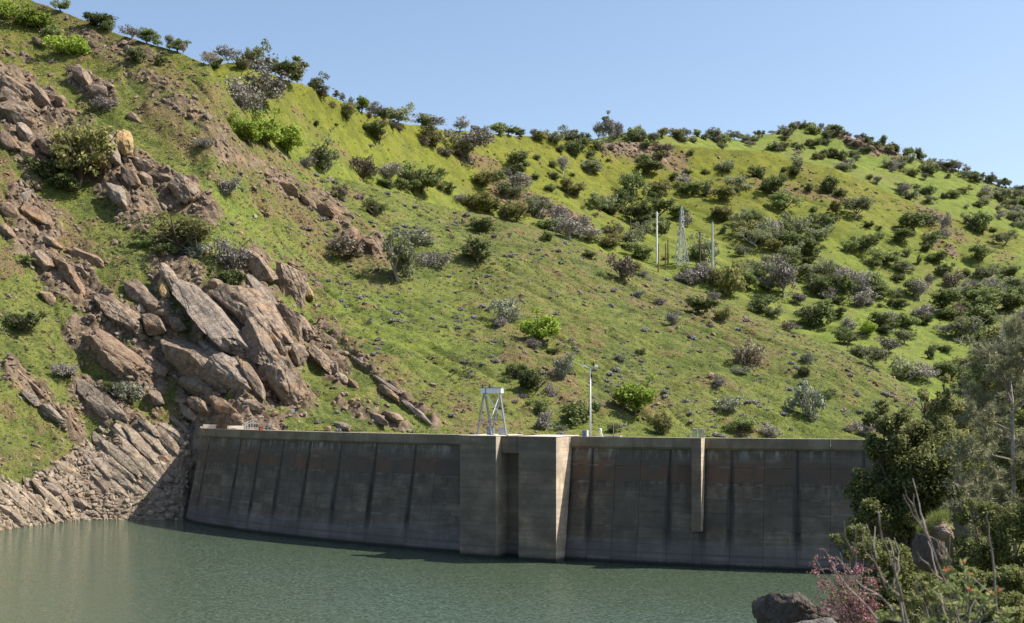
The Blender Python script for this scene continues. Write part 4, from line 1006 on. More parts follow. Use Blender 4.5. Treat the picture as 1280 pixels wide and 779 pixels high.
# px, py of the foot, crown width, height (0: natural), kind
T = [(76,14,20,0,'go'),(120,36,34,22,'do'),(135,40,16,0,'go'),(164,50,24,20,'gt'),(183,50,24,18,'go'),(196,51,10,0,'go'),(212,60,14,18,'gt'),(222,65,22,17,'go'),(228,66,12,14,'gt'),(262,77,16,20,'gt'),(266,79,22,14,'do'),(285,80,22,22,'gt'),
 (170,79,26,20,'gb'),(40,34,46,26,'lb'),(10,20,30,20,'lb'),(82,68,40,26,'lb'),(62,50,30,18,'gb'),(200,83,14,16,'go'),(128,138,30,18,'yb'),(100,228,84,88,'ot'),(62,225,40,30,'db'),(84,238,46,22,'db'),(255,185,24,14,'yb'),(280,243,34,20,'yb'),
 (227,318,74,56,'ot'),(250,322,40,26,'sb'),(205,318,30,14,'gb'),(285,333,44,32,'yb'),(286,362,38,28,'db'),(26,414,38,28,'db'),(90,470,30,14,'yb'),(75,470,24,16,'yb'),(155,503,44,28,'sb'),(140,490,24,14,'db'),(176,310,20,10,'gb'),(30,330,20,10,'gb'),
 (325,138,62,58,'gt'),(300,135,40,34,'yb'),(318,84,30,24,'do'),(305,88,18,14,'do'),(353,100,36,26,'do'),(373,100,24,34,'gt'),(397,112,20,19,'do'),(421,124,8,10,'pi'),(429,127,8,10,'pi'),(438,132,7,10,'pi'),(452,138,18,17,'bt'),(469,144,20,19,'gt'),(478,146,18,14,'go'),(497,154,26,19,'do'),
 (540,158,36,18,'gt'),(532,158,16,14,'go'),(575,162,22,15,'gt'),(595,163,12,9,'do'),(608,166,10,9,'gt'),(622,166,18,14,'go'),(635,167,18,13,'go'),(400,121,16,9,'bb'),(415,136,16,9,'bb'),(434,150,18,22,'ot'),(396,160,8,10,'do'),(474,180,24,24,'do'),(459,165,12,14,'go'),
 (460,147,10,8,'bb'),(478,158,14,10,'bb'),(491,161,10,9,'bb'),(498,164,10,9,'bb'),(540,186,28,24,'ot'),(528,182,14,10,'bb'),(556,195,18,9,'bb'),(587,202,46,42,'gt'),(577,200,20,24,'ot'),(360,195,34,36,'bt'),(335,186,44,40,'bt'),(312,182,42,42,'bt'),(298,170,30,26,'lb'),(403,214,36,32,'do'),(384,210,20,14,'yb'),(457,226,36,28,'bb'),(486,226,28,22,'gt'),(486,236,30,12,'gb'),(515,240,26,26,'db'),(527,242,44,36,'go'),(505,238,26,14,'db'),
 (604,234,28,20,'do'),(595,264,34,22,'olive'),(612,266,24,18,'olive'),(632,246,30,20,'po'),(617,228,20,14,'go'),(469,270,26,22,'db'),(424,250,22,20,'bb'),(520,307,46,26,'sb'),(535,333,36,22,'yb'),(605,290,26,20,'db'),(498,352,46,60,'po'),(435,322,48,30,'bb'),(420,312,20,14,'yb'),(598,328,42,38,'go'),(634,402,34,34,'sb'),(625,408,18,14,'yb'),
 (650,168,16,10,'go'),(666,166,12,10,'gt'),(676,176,18,13,'do'),(691,178,20,13,'do'),(713,177,18,17,'do'),(729,176,16,11,'db'),(750,176,16,26,'gt'),(757,178,12,27,'pi'),(764,178,14,28,'gt'),(773,179,14,26,'gt'),(791,177,18,17,'go'),(803,178,14,13,'ot'),(815,178,14,10,'go'),(828,172,14,12,'ot'),(838,168,12,11,'gt'),(848,172,14,10,'do'),(860,168,14,11,'gt'),(872,171,12,9,'go'),(888,171,16,12,'gt'),(900,174,14,10,'go'),(919,171,14,12,'do'),(930,176,14,9,'go'),(942,178,12,9,'gt'),(951,172,14,10,'do'),
 (648,212,24,22,'go'),(640,222,26,14,'db'),(652,238,36,20,'gt'),(631,222,16,12,'gt'),(704,218,15,24,'gt'),(691,224,14,10,'db'),(692,210,10,9,'db'),(718,195,18,20,'go'),(727,190,14,18,'go'),(750,190,18,16,'do'),(766,188,12,9,'bb'),(742,214,16,16,'go'),(738,216,24,14,'do'),(737,200,14,12,'go'),(714,243,24,14,'ob'),(708,240,14,22,'ot'),
 (810,218,24,16,'do'),(806,206,16,14,'go'),(823,200,14,12,'ob'),(829,190,20,10,'bb'),(806,186,14,10,'db'),(864,195,9,9,'go'),(789,246,26,30,'go'),(777,262,20,24,'go'),(785,268,22,12,'do'),(755,264,24,26,'po'),(746,262,16,18,'go'),(762,268,20,12,'db'),(826,244,28,20,'ot'),(822,250,16,10,'db'),(857,235,18,18,'gt'),(853,240,14,8,'gb'),(868,244,24,18,'go'),(885,246,14,16,'po'),(907,214,20,14,'do'),(883,218,12,8,'db'),(904,252,26,18,'ot'),(925,240,30,22,'do'),(945,222,20,12,'db'),(951,225,12,14,'go'),
 (824,272,28,24,'do'),(798,278,26,22,'do'),(806,282,20,12,'db'),(845,274,22,16,'do'),(831,293,22,24,'go'),(800,297,22,20,'po'),(790,313,28,22,'po'),(798,322,30,16,'go'),(765,298,20,16,'ot'),(755,308,26,14,'ob'),(770,306,22,14,'olive'),(775,293,12,14,'gt'),(645,278,34,28,'ot'),(636,272,18,14,'db'),(712,300,34,38,'gt'),(725,298,26,30,'gt'),(738,302,26,22,'gt'),(700,285,24,24,'gt'),(680,262,20,16,'gt'),(674,272,22,24,'po'),(690,288,34,16,'gb'),(685,300,20,12,'gb'),(775,347,34,28,'bb'),(792,342,26,20,'ot'),(738,324,18,12,'gb'),(806,346,14,8,'yb'),
 (883,326,26,26,'po'),(872,322,14,10,'db'),(864,356,30,22,'yb'),(884,354,22,18,'gt'),(915,368,34,38,'do'),(932,362,24,22,'go'),(902,358,22,20,'ot'),(905,275,26,16,'ob'),(895,272,14,10,'db'),(930,298,26,24,'do'),(946,285,22,22,'go'),(902,293,11,10,'go'),(860,285,14,20,'gt'),
 (925,285,18,24,'po'),(956,304,26,24,'po'),(966,314,18,14,'do'),(997,294,28,26,'do'),(985,300,22,20,'go'),(1008,318,34,24,'go'),(1030,292,30,26,'go'),(1022,300,26,16,'po'),(1045,270,16,20,'ot'),(1069,274,28,24,'do'),(997,214,15,16,'do'),(990,220,18,9,'db'),(966,246,28,30,'do'),(978,264,26,22,'go'),(1037,240,22,18,'do'),(1050,246,16,10,'db'),
 (1143,290,32,24,'do'),(1160,280,22,16,'do'),(1126,303,22,16,'go'),(1182,296,14,34,'gt'),(1178,298,16,12,'yb'),(1224,289,28,22,'do'),(1216,282,16,14,'db'),(1256,306,22,16,'do'),(1227,326,22,18,'go'),(1164,308,22,14,'go'),(1157,314,14,10,'db'),(1175,332,20,14,'do'),(1178,345,18,14,'db'),(1192,358,22,18,'bb'),(1105,332,32,20,'go'),(1090,334,18,12,'db'),(1078,313,30,20,'go'),(1060,316,18,14,'go'),(1132,342,24,16,'po'),(1134,322,10,12,'go'),(1149,332,8,12,'go'),
 (980,372,40,52,'gt'),(956,348,26,22,'po'),(1006,350,24,18,'po'),(1064,364,30,30,'gt'),(1057,368,22,20,'go'),(1088,366,28,24,'go'),(995,380,22,14,'yb'),(1038,376,24,16,'yb'),(1046,380,18,10,'db'),(1080,382,30,18,'yb'),(1076,372,20,20,'gt'),(1102,374,22,16,'go'),(1150,376,24,28,'gt'),(1140,370,20,18,'go'),(1162,362,14,24,'gt'),(1177,388,32,24,'go'),(1153,396,28,12,'yb'),(1261,344,22,12,'go'),(952,392,28,22,'go'),(965,396,18,16,'do'),(1017,408,36,26,'go'),(985,414,20,12,'bb'),(1112,406,20,14,'yb'),(1092,410,28,18,'go'),(1135,412,26,18,'go'),(1197,394,18,12,'bb'),
 (1226,408,42,28,'go'),(1244,390,36,26,'go'),(1268,392,34,26,'go'),(1210,424,36,26,'po'),(1185,420,22,16,'gt'),(1262,420,30,22,'do'),(1058,432,26,20,'go'),(1094,460,34,34,'po'),(1084,420,22,18,'bt'),(1155,406,18,12,'db'),(1130,430,20,18,'po'),(1165,450,14,18,'go'),(1134,474,32,24,'po'),(1160,478,28,20,'gt'),(1188,474,30,22,'go'),(1110,440,24,16,'yb'),(1060,412,20,14,'yb'),(1042,398,20,12,'gb'),(1072,446,20,14,'go'),(1105,418,22,12,'db'),(1190,400,24,12,'db'),(1205,388,16,12,'go'),(1236,430,30,24,'go'),(1182,440,18,10,'db'),(1120,386,18,12,'db'),(1030,388,18,12,'go'),(1006,395,18,10,'yb'),
 (1015,522,38,52,'sb'),(1030,505,16,18,'go'),(1010,455,18,14,'sb'),(1003,470,16,12,'db'),(935,458,40,34,'bb'),(925,468,18,12,'sb'),(932,541,34,22,'go'),(962,545,24,16,'yb'),(1084,542,28,18,'yb'),(1060,540,14,8,'yb'),(911,514,26,20,'sb'),(898,482,18,14,'yb'),(876,393,38,24,'do'),(904,402,22,18,'ob'),(892,382,20,20,'gt'),(843,407,22,18,'yb'),
 (677,432,42,42,'bt'),(665,436,20,14,'yb'),(691,444,14,10,'db'),(645,474,26,22,'db'),(669,488,30,28,'db'),(687,492,16,12,'yb'),(704,474,24,34,'sb'),(673,518,22,18,'db'),(683,538,26,26,'yb'),(722,530,38,30,'db'),(748,512,14,12,'yb'),(794,518,50,44,'bt'),(829,543,28,26,'ob'),(777,452,15,11,'sb'),(801,444,13,10,'db'),(766,541,18,14,'gb'),(825,380,16,8,'yb'),(798,372,14,8,'yb'),(700,538,14,8,'sb'),
 (950,380,18,12,'db'),(985,345,16,12,'po'),(1010,330,16,10,'db'),(1045,345,18,14,'go'),(1120,352,16,10,'db'),(1208,345,14,10,'go'),(1240,362,16,10,'go'),(1275,372,24,16,'go'),(560,240,16,10,'gb'),(548,236,14,8,'bb'),(575,252,16,9,'yb'),(640,322,10,6,'yb'),(670,225,12,8,'go'),(690,240,14,10,'go'),(672,200,10,8,'gb'),(700,190,12,8,'go'),(860,220,12,8,'gb'),(840,225,14,9,'db'),(1010,240,14,10,'db'),(1085,285,14,8,'db'),(1100,300,14,10,'go'),(1020,265,12,8,'gb')]
SHORT['olive']='olive_tree'; NAME['olive']='oak_tree'; PHR['olive']='olive coloured tree'
_tr = random.Random(12)
def region(px, py, i):
    if i < r3:
        if py < crest_py[int(np.argmin(abs(CX-px)))]+8 and px < 270: return 'on the skyline of the rocky left hill'
        if px < 200 and py < 150: return 'high on the rocky left slope'
        if px < 200 and py < 290: return 'by the rock crags at upper left'
        if px < 240 and py > 545: return 'at the left shore'
        if px < 180: return 'in the grass at the left edge'
        if px < 350 and py < 300: return 'on the rocky rib above the crag'
        if px < 430 and py > 300: return 'in the big crag left of the dam'
        if px < 560 and py > 420: return 'in the thin rock ridge above the dam crest'
        if px < 560: return 'on the grassy slope right of the crag'
        if px < 800 and py > 420: return 'on the slope behind gantry and lamp post'
        if px < 830: return 'on the crest of the grassy spur'
        if py > 440: return 'above the right half of the dam crest'
        return 'on the upper right part of the spur'
    if i < r5:
        cp = c_py[int(np.argmin(abs(CX-px)))]
        if py < cp+9: return ('on the skyline left of the tall tree group' if px < 740 else 'on the skyline right of the rocky knob')
        if px < 450: return 'in the ravine behind the rocky rib'
        if px < 640: return 'on the smooth slope below the skyline'
        if px < 780 and py < 225: return 'below the tall skyline tree group'
        if px < 780: return 'in the wooded gully left of the poles'
        if px < 920 and py < 255: return 'on the hillside above the lattice tower'
        if px < 950: return 'around the power poles and lattice tower'
        if py < 275: return 'high on the middle hill at right'
        if px < 1110 and py < 345: return 'in the middle of the right hillside'
        if py < 360: return 'on the flank near the right edge'
        if px < 1110: return 'in the valley trees behind the spur'
        return 'in the valley behind the foreground pine'
    return 'on the farthest ridge'
def plant(px, py, wpx, hpx, k, lay=None, lab=None, grp=None):
    q, i, j = point(px, py, lay)
    if k == 'do' and i >= r3 and _tr.random() < .65: k = _tr.choice(['go','po','po','ot'])  # far oaks swapped to paler leaves: distance haze put into their colour
    an_ = SHORT[k]
    if i >= r3 and k in ('do','go','po','ot') and _tr.random() < .5: an_ = {'do':'pale_round','go':'green_bush','po':'pale_round','ot':'olive_bush'}[k]
    L,h0,w0 = ARCH[an_]; tr,cr,both = L[_tr.randrange(len(L))]
    u_ = q.y/F; W = wpx*u_; H = (hpx if hpx else wpx*.85)*u_
    if i >= r3 and wpx > 14: W *= 1.15; H *= 1.1
    rz = _tr.uniform(0, 6.28); a_ = _tr.uniform(.88,1.2); sc_ = (W/w0*1.22*a_, W/w0*1.22/a_, H/h0*_tr.uniform(1.0,1.22))
    nm = NAME[k]; loc = q - Vector((0,0,.03*H+.1))
    if wpx >= 15:
        o = empty(nm, tuple(loc), rz); o.scale = sc_
        link(bpy.data.objects.new('trunk', tr), o); link(bpy.data.objects.new('crown', cr), o)
    else:
        o = link(bpy.data.objects.new(nm, both)); o.location = loc; o.rotation_euler = (0,0,rz); o.scale = sc_
    o['category'] = {'oak_tree':'tree','bare_tree':'tree','pine_tree':'tree','bush':'bush'}[nm]
    if grp: o['group'] = grp; o['label'] = lab
    else: auto.append((o, PHR[k], px, py, region(px,py,i)))
    return o
for t_ in T: plant(*t_)
# far ridge: woodland too small to tell apart singly, still each its own tree
fs, r = sample(fr_*m6*(PX>700), 125, 21)
for (i,j) in fs:
    k = ['go','po','gt','do','ot'][r.randint(5)]; sz = r.uniform(8,17)
    plant(float(PX[i,j]), float(PYt[i,j]), min(sz,14.5), sz*.75, k, 'd', 'small tree in the open woodland of the farthest ridge', 'trees of the farthest ridge')
for px in np.arange(965,1285,7.5):
    px += r.uniform(-3,3); sz = r.uniform(6,13); jj=int(np.argmin(abs(CX-px))); k=['go','gt','do','po'][r.randint(4)]
    plant(px, float(PYt[r6-1,jj])+r.uniform(0,3), sz, sz*r.uniform(.7,1.1), k, 'd', 'small tree standing on the skyline of the farthest ridge', 'skyline trees of the farthest ridge')
# small shrubs on the middle hill
fs, r = sample(fr_*m4*(.25+(PX>640)*1.0+dry), 32, 22)
for (i,j) in fs:
    k = ['gb','db','yb','bb','ob'][r.randint(5)]; sz = r.uniform(5,10)
    plant(float(PX[i,j]), float(PYt[i,j]), sz, sz*.6, k, 'c', 'low shrub scattered on the open middle hillside', 'low shrubs of the middle hill')
# the closer woodland of the valley floor, crowns running into each other
fs, r = sample(fr_*m4*((PX>1000)&(PY0>345)|(PX>840)&(PX<1000)&(PY0>290)&(PY0<395))*sstep(-.1,.25,fbm(TX/26,TY/40,3,97))*1.0, 62, 23)
for (i,j) in fs:
    k = ['go','po','gt','po','go','ot','yb'][r.randint(7)]; sz = r.uniform(15,27)
    plant(float(PX[i,j]), float(PYt[i,j]), sz, sz*r.uniform(.65,.95), k, 'c')
# lupine mounds ------------------------------------------------------
LP = []
for k in range(5):
    r = np.random.RandomState(60+k); d = r.normal(size=(170,3)); d/=np.linalg.norm(d,axis=1)[:,None]; d[:,2]=abs(d[:,2])
    V,Fq = leaf_quads(d*np.array([.5,.5,.42])*r.uniform(.55,1.05,(170,1)), d, .17, r)
    LP.append((mesh_np('lupine_mound', V, Fq, M['lupine']), V, Fq))
wt = m1*fr_*(rock<.3)*(PX>235)*(.22 + 1.0*(PX>560) + .9*((PX>280)&(PX<520)&(PY0>200)&(PY0<450)))*(.3+sstep(-.1,.4,fbm(TX/16,TY/16,3,91)))
lst, r = sample(wt, 1100, 31)
for n_,(i,j) in enumerate(lst[:230]):
    p = Vector(TP[i,j]); u_ = p.y/F; s_ = r.uniform(5.5,10)*u_
    o = link(bpy.data.objects.new('lupine_bush', LP[r.randint(5)][0])); o.location = p-Vector((0,0,.05)); o.scale = (s_,s_,s_*r.uniform(.7,1.0)); o.rotation_euler=(0,0,r.uniform(0,6))
    tag(o, 'small violet-grey lupine mound on the grassy slope', 'bush', 'lupine mounds on the grassy slopes')
VV=[];FF=[];c=0
for (i,j) in lst[230:]:
    _,V,Fq = LP[r.randint(5)]; kk = r.choice(len(Fq), 60, replace=False); V2 = V.reshape(-1,4,3)[kk].reshape(-1,3)
    u_ = TP[i,j,1]/F; s_ = r.uniform(2.5,5.5)*u_
    VV.append(V2*s_+TP[i,j]); FF.append(np.arange(240).reshape(60,4)+c); c+=240
o = link(bpy.data.objects.new('ground_herbs', mesh_np('ground_herbs', np.vstack(VV), np.vstack(FF), M['lupine']))); tag(o, 'tiny herb mounds dotted through the turf', 'herbs', kind='stuff')
lst, r = sample(m4*fr_*(.3+dry), 1500, 35); VV=[];FF=[];c=0
for (i,j) in lst:
    _,V,Fq = LP[r.randint(5)]; kk = r.choice(len(Fq), 40, replace=False); V2 = V.reshape(-1,4,3)[kk].reshape(-1,3)
    u_ = TP[i,j,1]/F; s_ = (1.6+3.6*r.rand()**2)*u_
    VV.append(V2*s_+TP[i,j]); FF.append(np.arange(160).reshape(40,4)+c); c+=160
o = link(bpy.data.objects.new('hill_scrub', mesh_np('hill_scrub', np.vstack(VV), np.vstack(FF), M['oak_dark']))); tag(o, 'tiny dark scrub dotted over the middle hill', 'scrub', kind='stuff')
for nm_,mt_,n_s,sd_s in (('slope_scrub','sage',1300,36),('dry_scrub','brown',900,37)):
    lst, r = sample(m1*fr_*(rock<.5)*(pale<.5)*(PX<640)*(.15+sstep(-.1,.4,fbm(TX/10,TY/10,3,sd_s))), n_s, sd_s); VV=[];FF=[];c=0
    for (i,j) in lst:
        _,V,Fq = LP[r.randint(5)]; kk = r.choice(len(Fq), 50, replace=False); V2 = V.reshape(-1,4,3)[kk].reshape(-1,3)
        u_ = TP[i,j,1]/F; s_ = (2.2+6*r.rand()**3)*u_
        VV.append(V2*s_*np.array([1,1,.7])+TP[i,j]); FF.append(np.arange(200).reshape(50,4)+c); c+=200
    o = link(bpy.data.objects.new(nm_, mesh_np(nm_, np.vstack(VV), np.vstack(FF), M[mt_]))); tag(o, 'low scrub mixed into the turf of the rocky slope', 'scrub', kind='stuff')
# grass tufts -------------------------------------------------------
lst, r = sample(m1*fr_*(rock<.45)*(pale<.6), 26000, 41)
ii = np.array(lst); P_ = TP[ii[:,0],ii[:,1]]; u_ = P_[:,1:2]/F; n_ = len(P_)
VV=[]; 
for b_ in range(3):
    az = r.uniform(0,6.28,n_); dx = np.stack([np.cos(az),np.sin(az),np.zeros(n_)],1)*u_*r.uniform(.5,1.3,(n_,1)); up = np.stack([r.normal(size=n_)*.35,r.normal(size=n_)*.35,np.ones(n_)],1)*u_*r.uniform(.7,2.0,(n_,1))
    off = np.stack([r.normal(size=n_),r.normal(size=n_),np.zeros(n_)],1)*u_*1.1
    b0_ = P_+off-np.array([0,0,.1]); VV.append(np.stack([b0_-dx,b0_+dx,b0_+up],1))
V = np.concatenate(VV).reshape(-1,3)
o = link(bpy.data.objects.new('grass', mesh_np('grass', V, np.arange(len(V)).reshape(-1,3), M['grass']))); tag(o, 'short spring grass tufts over the near hillside', 'grass', kind='stuff')

# ------------------------------------------------------------------ foreground bank on the right
def bank_z(x, Y):
    e = np.interp(Y, [0,12,20,35,50,60,80,100,130,170,200], [0.3,1.2,3.0,7.8,13.5,19,33,48,62,84,100])
    d = x-e
    top = np.interp(Y, [0,8,14,25,35,50,60,100,200],[20.6,20.0,19.2,16.6,15.6,15.3,15.0,15.5,17])
    z = np.where(d>0, top+.14*np.minimum(d,12)+.35*np.maximum(d-12,0)*.6, top+d*1.7)
    return np.maximum(z, -6)
bx = np.concatenate([np.linspace(-6,40,150), np.linspace(41,230,64)]); by = np.concatenate([np.linspace(-30,3,8), np.linspace(4,70,150), np.linspace(72,215,50)])
BX,BY = np.meshgrid(bx,by)
BZ = bank_z(BX,BY); ab_ = sstep(0,3,BZ+6)*sstep(2,6,BY)
BZ = BZ + ab_*(.55*fbm(BX/4,BY/4,4,201)+.12*fbm(BX/.8,BY/.8,3,202)+.004*BY*fbm(BX/12,BY/12,3,204)*2)
BZ = np.where((BY<3)&(abs(BX)<7), np.minimum(BZ, 20.9), BZ)
V = np.dstack([BX,BY,BZ]).reshape(-1,3); nb,mb_ = BX.shape; idx = np.arange(nb*mb_).reshape(nb,mb_)
me = mesh_np('lake_bank', V, np.stack([idx[:-1,:-1],idx[:-1,1:],idx[1:,1:],idx[1:,:-1]],-1).reshape(-1,4), M['terrain'], smooth=True)
for an, arr in (('rock', np.clip(.35*sstep(0,-2,BX-np.interp(BY,[0,12,20,35,50,60,80,100,130,170,200],[0.3,1.2,3.0,7.8,13.5,19,33,48,62,84,100]))+.2*fbm(BX/3,BY/3,3,203),0,1)),('far',np.zeros_like(BX)),('lush',np.zeros_like(BX)),('dry',np.zeros_like(BX)+.15),('pale',np.zeros_like(BX))):
    at = me.attributes.new(an,'FLOAT','POINT'); at.data.foreach_set('value', arr.astype(np.float32).ravel())
o = link(bpy.data.objects.new('lake_bank', me)); tag(o, 'brushy bank in the right foreground', kind='structure')
def bz(x,Y): return float(np.interp(0,[0],[0]))+float(BZ[int(np.argmin(abs(by-Y))), int(np.argmin(abs(bx-x)))])
M['fg_dark'] = m_leaf('glossy_dark_oak_leaves', (.05,.062,.018), (.19,.20,.065), tr=.45, tint=.1)
M['fg_top'] = m_leaf('light_olive_leaves', (.10,.115,.035), (.27,.27,.10), tr=.45, tint=.1)  # lighter olive leaf colour, also mixed at random into darker crowns
M['fg_brown'] = m_leaf('bronze_new_leaves', (.085,.075,.030), (.22,.17,.07), tr=.3, tint=.1)
M['needle'] = m_leaf('grey_pine_needles', (.11,.115,.055), (.29,.28,.165), tr=.2, tint=.1)
M['pink'] = m_leaf('pink_blossom', (.36,.06,.17), (.55,.17,.33), tr=.3, tint=.05)
M['mauve'] = m_leaf('faded_blossom', (.22,.12,.11), (.38,.22,.20), tr=.3, tint=.05)
M['bigleaf'] = m_leaf('broad_green_leaves', (.10,.13,.035), (.25,.28,.11), tr=.35, tint=.05)
M['redtip'] = m_leaf('red_leaf_tips', (.55,.03,.03), (.75,.08,.06), tr=.2, tint=.05)
def clump_tree(name, cat, label, base, Y, clumps, n, ls, mats, bark, r0, seed, bare=()):
    """tree whose foliage masses stand where the photograph shows them, each at its own distance"""
    r = np.random.RandomState(seed); bpos = unproj(base[0], base[1], Y)
    bpos.z = min(bpos.z, bz(bpos.x, Y)+.2) if name!='x' else bpos.z
    e = empty(name, tuple(bpos)); tag(e, label, cat); u_ = Y/F
    cs = []
    for (px,py,rx,ry) in clumps:
        c = unproj(px,py,Y+r.uniform(-1,1)*rx*u_*.9)-bpos; cs.append((np.array(c), rx*u_, ry*u_))
    ctr = np.mean([c[0] for c in cs],0)
    mb = MB(); fork = ctr*np.array([.5,.5,.45]); fork[2]=max(fork[2],.3)
    mb.tube([(0,0,-.5), tuple(fork*.5+r.normal(size=3)*.08), tuple(fork)], [r0*1.3,r0,r0*.8], 7)
    mb.build('trunk', M[bark], e, smooth=True)
    lb_=MB()
    for c,rx,ry in cs:
        st = fork*r.uniform(.6,1.0); m_ = st*.45+c*.55+r.normal(size=3)*.12
        lb_.tube([tuple(st),tuple(m_),tuple(c)],[r0*.5,r0*.32,r0*.12],5,cap=False)
        for _ in range(7):
            d = r.normal(size=3); d/=np.linalg.norm(d); en = c+d*np.array([rx,rx,ry])*r.uniform(.6,1.05)
            s2 = m_*.3+c*.7; lb_.tube([tuple(s2),tuple((s2+en)/2+r.normal(size=3)*.06),tuple(en)],[r0*.16,r0*.1,r0*.03],4,cap=False)
    lb_.build('limbs', M[bark], e)
    wt = np.array([c[1]*c[2] for c in cs]); wt/=wt.sum()
    # twig-end sub clumps make the light and dark of the crown
    sub=[]; 
    for q in range(len(cs)):
        c,rx,ry = cs[q]; m_ = max(4,int(14*wt[q]*len(cs)))
        for _ in range(m_):
            d = r.normal(size=3); d/=np.linalg.norm(d); sub.append((c+d*np.array([rx,rx,ry])*r.uniform(.35,1.0), .34*math.sqrt(rx*ry)*r.uniform(.35,1.45)))
    sc_ = np.array([s[0] for s in sub]); sr = np.array([s[1] for s in sub])
    k = r.choice(len(sub), n, p=sr**1.6/(sr**1.6).sum()); d = r.normal(size=(n,3)); d/=np.linalg.norm(d,axis=1)[:,None]
    C = sc_[k]+d*(sr[k]*r.rand(n)**.4*1.3)[:,None]
    V,Fq = leaf_quads(C, d, ls, r, up=.5, elong=1.7)
    mi = (r.rand(n)<.12).astype(int) if len(mats)>1 else None
    link(bpy.data.objects.new('crown', mesh_np('crown', V, Fq, [M[m] for m in mats], midx=mi)), e)
    return e
clump_tree('oak_tree','tree','dense dark-leaved oak overlapping the right end of the dam',(1140,700),44,
  [(1094,562,22,22),(1074,606,20,22),(1120,532,22,22),(1083,640,26,22),(1112,598,34,30),(1150,556,32,28),(1150,612,34,30),(1182,590,28,28),(1106,672,26,16),(1070,640,12,12),(1135,650,30,22),(1100,520,16,18),(1172,632,22,20),(1135,580,34,34),(1108,625,32,32),(1155,588,34,36)],
  52000,.085,['fg_dark','fg_top'],'bark',.16,501)
clump_tree('oak_tree','tree','slimmer oak with bronze topped crown behind the dark-leaved oak',(1190,690),50,
  [(1186,492,15,16),(1166,520,20,22),(1205,522,20,24),(1186,552,26,24),(1180,474,8,9),(1150,498,10,14),(1210,560,24,24),(1190,600,26,26)],
  30000,.07,['fg_top','fg_brown'],'bark',.13,502)
clump_tree('oak_tree','tree','tall olive green tree standing behind the pale branched pine',(1252,690),54,
  [(1245,424,22,18),(1268,446,24,24),(1226,462,18,20),(1248,486,28,26),(1282,490,26,28),(1236,530,26,28),(1270,540,30,30),(1300,450,24,26),(1246,590,34,30),(1290,600,34,34),(1228,440,10,12),(1262,412,12,10)],
  52000,.075,['fg_top','fg_dark'],'bark',.2,503)
clump_tree('shrub','shrub','dark thicket under the pine at the right edge of the photo',(1250,735),38,
  [(1215,640,26,22),(1250,655,30,24),(1285,650,26,28),(1200,690,20,22),(1232,700,30,22),(1275,710,32,24),(1180,712,22,16),(1150,706,18,16),(1255,745,34,18),(1205,742,26,16),(1320,700,36,30),(1330,650,34,30),(1350,600,34,36),(1300,740,34,20),(1350,740,36,22)],  # clumps past the frame edge extend the thicket to shade the bank
  50000,.06,['fg_dark','fg_top'],'bark',.08,504)
clump_tree('shrub','shrub','dark bush below the big oak at the waterside',(1090,735),36,
  [(1068,668,18,14),(1092,690,26,18),(1122,700,26,20),(1060,690,12,12),(1150,735,26,22),(1105,735,26,18),(1075,760,24,14),(1135,765,28,14),(1045,676,10,10)],
  26000,.05,['fg_dark','fg_top'],'bark',.06,505)
clump_tree('shrub','shrub','feathery light green bush among the bare stems',(1170,760),22,
  [(1150,735,10,10),(1140,750,14,10),(1165,745,12,10),(1195,760,16,10),(1125,765,12,8),(1265,770,18,10),(1235,760,14,8)],9000,.03,['fg_top','fg_brown'],'bark_grey',.03,506)

clump_tree('shrub','shrub','dark undergrowth filling the hollow right of the ledge rock',(1235,800),27,
  [(1200,722,22,12),(1232,726,26,14),(1265,722,26,14),(1290,735,26,16),(1215,750,26,12),(1250,752,28,14),(1285,765,30,16),(1180,745,18,12),(1175,770,22,12),(1225,775,28,12)],34000,.04,['fg_dark','fg_top'],'bark',.04,507)
clump_tree('oak_tree','tree','oak added outside the right frame edge to shade the bank',(1380,720),42,
  [(1330,560,30,30),(1370,520,34,34),(1400,580,40,36),(1345,620,34,30),(1380,470,30,30),(1420,520,34,34),(1310,590,20,26)],40000,.08,['fg_dark','fg_top'],'bark',.18,508)  # extra oak outside the view, added for its shade on the bank

# grey pine with pale bare limbs ------------------------------------
Yp = 41.0; r = np.random.RandomState(77); pb = unproj(1270,720,Yp); pine = empty('pine_tree', tuple(pb)); tag(pine, 'wispy grey pine with pale bare limbs at the right edge', 'tree')
U = lambda px,py,dy=0: tuple(unproj(px,py,Yp+dy)-pb)
MB().tube([U(1270,735),U(1268,640),U(1266,560),U(1265,500),U(1260,455,.2),U(1256,420,.3),U(1252,404,.3)],[.085,.08,.07,.06,.045,.028,.012],8).build('trunk', M['bark_grey'], pine, smooth=True)
limb = [[(1266,540,0),(1245,529,-.5),(1228,522,-.9),(1214,519,-1.2)],[(1265,528,0),(1240,510,.3),(1222,500,.6),(1208,490,.9)],[(1265,505,0),(1252,470,-.4),(1238,446,-.8),(1225,436,-1.)],[(1264,490,0),(1246,455,.5),(1238,430,.8)],
 [(1266,515,0),(1280,500,.3),(1294,480,.5)],[(1265,480,0),(1276,455,-.4),(1284,430,-.6)],[(1267,575,0),(1245,570,-.8),(1222,566,-1.4),(1205,570,-1.8)],[(1267,600,0),(1240,596,-1),(1215,600,-1.6),(1196,606,-2)],[(1267,590,0),(1290,580,-.5)],
 [(1268,640,0),(1242,630,-1),(1214,628,-2),(1196,634,-2.4)],[(1268,620,0),(1248,612,.8),(1228,606,1.4)],[(1268,650,0),(1290,640,-1)],[(1262,460,0),(1270,430,.3),(1268,408,.4)],[(1268,670,0),(1240,664,-1.2),(1220,662,-2.2)],[(1267,560,0),(1288,548,1)],[(1266,550,0),(1250,545,1.2),(1232,545,2)]]
lb_=MB(); ends=[]
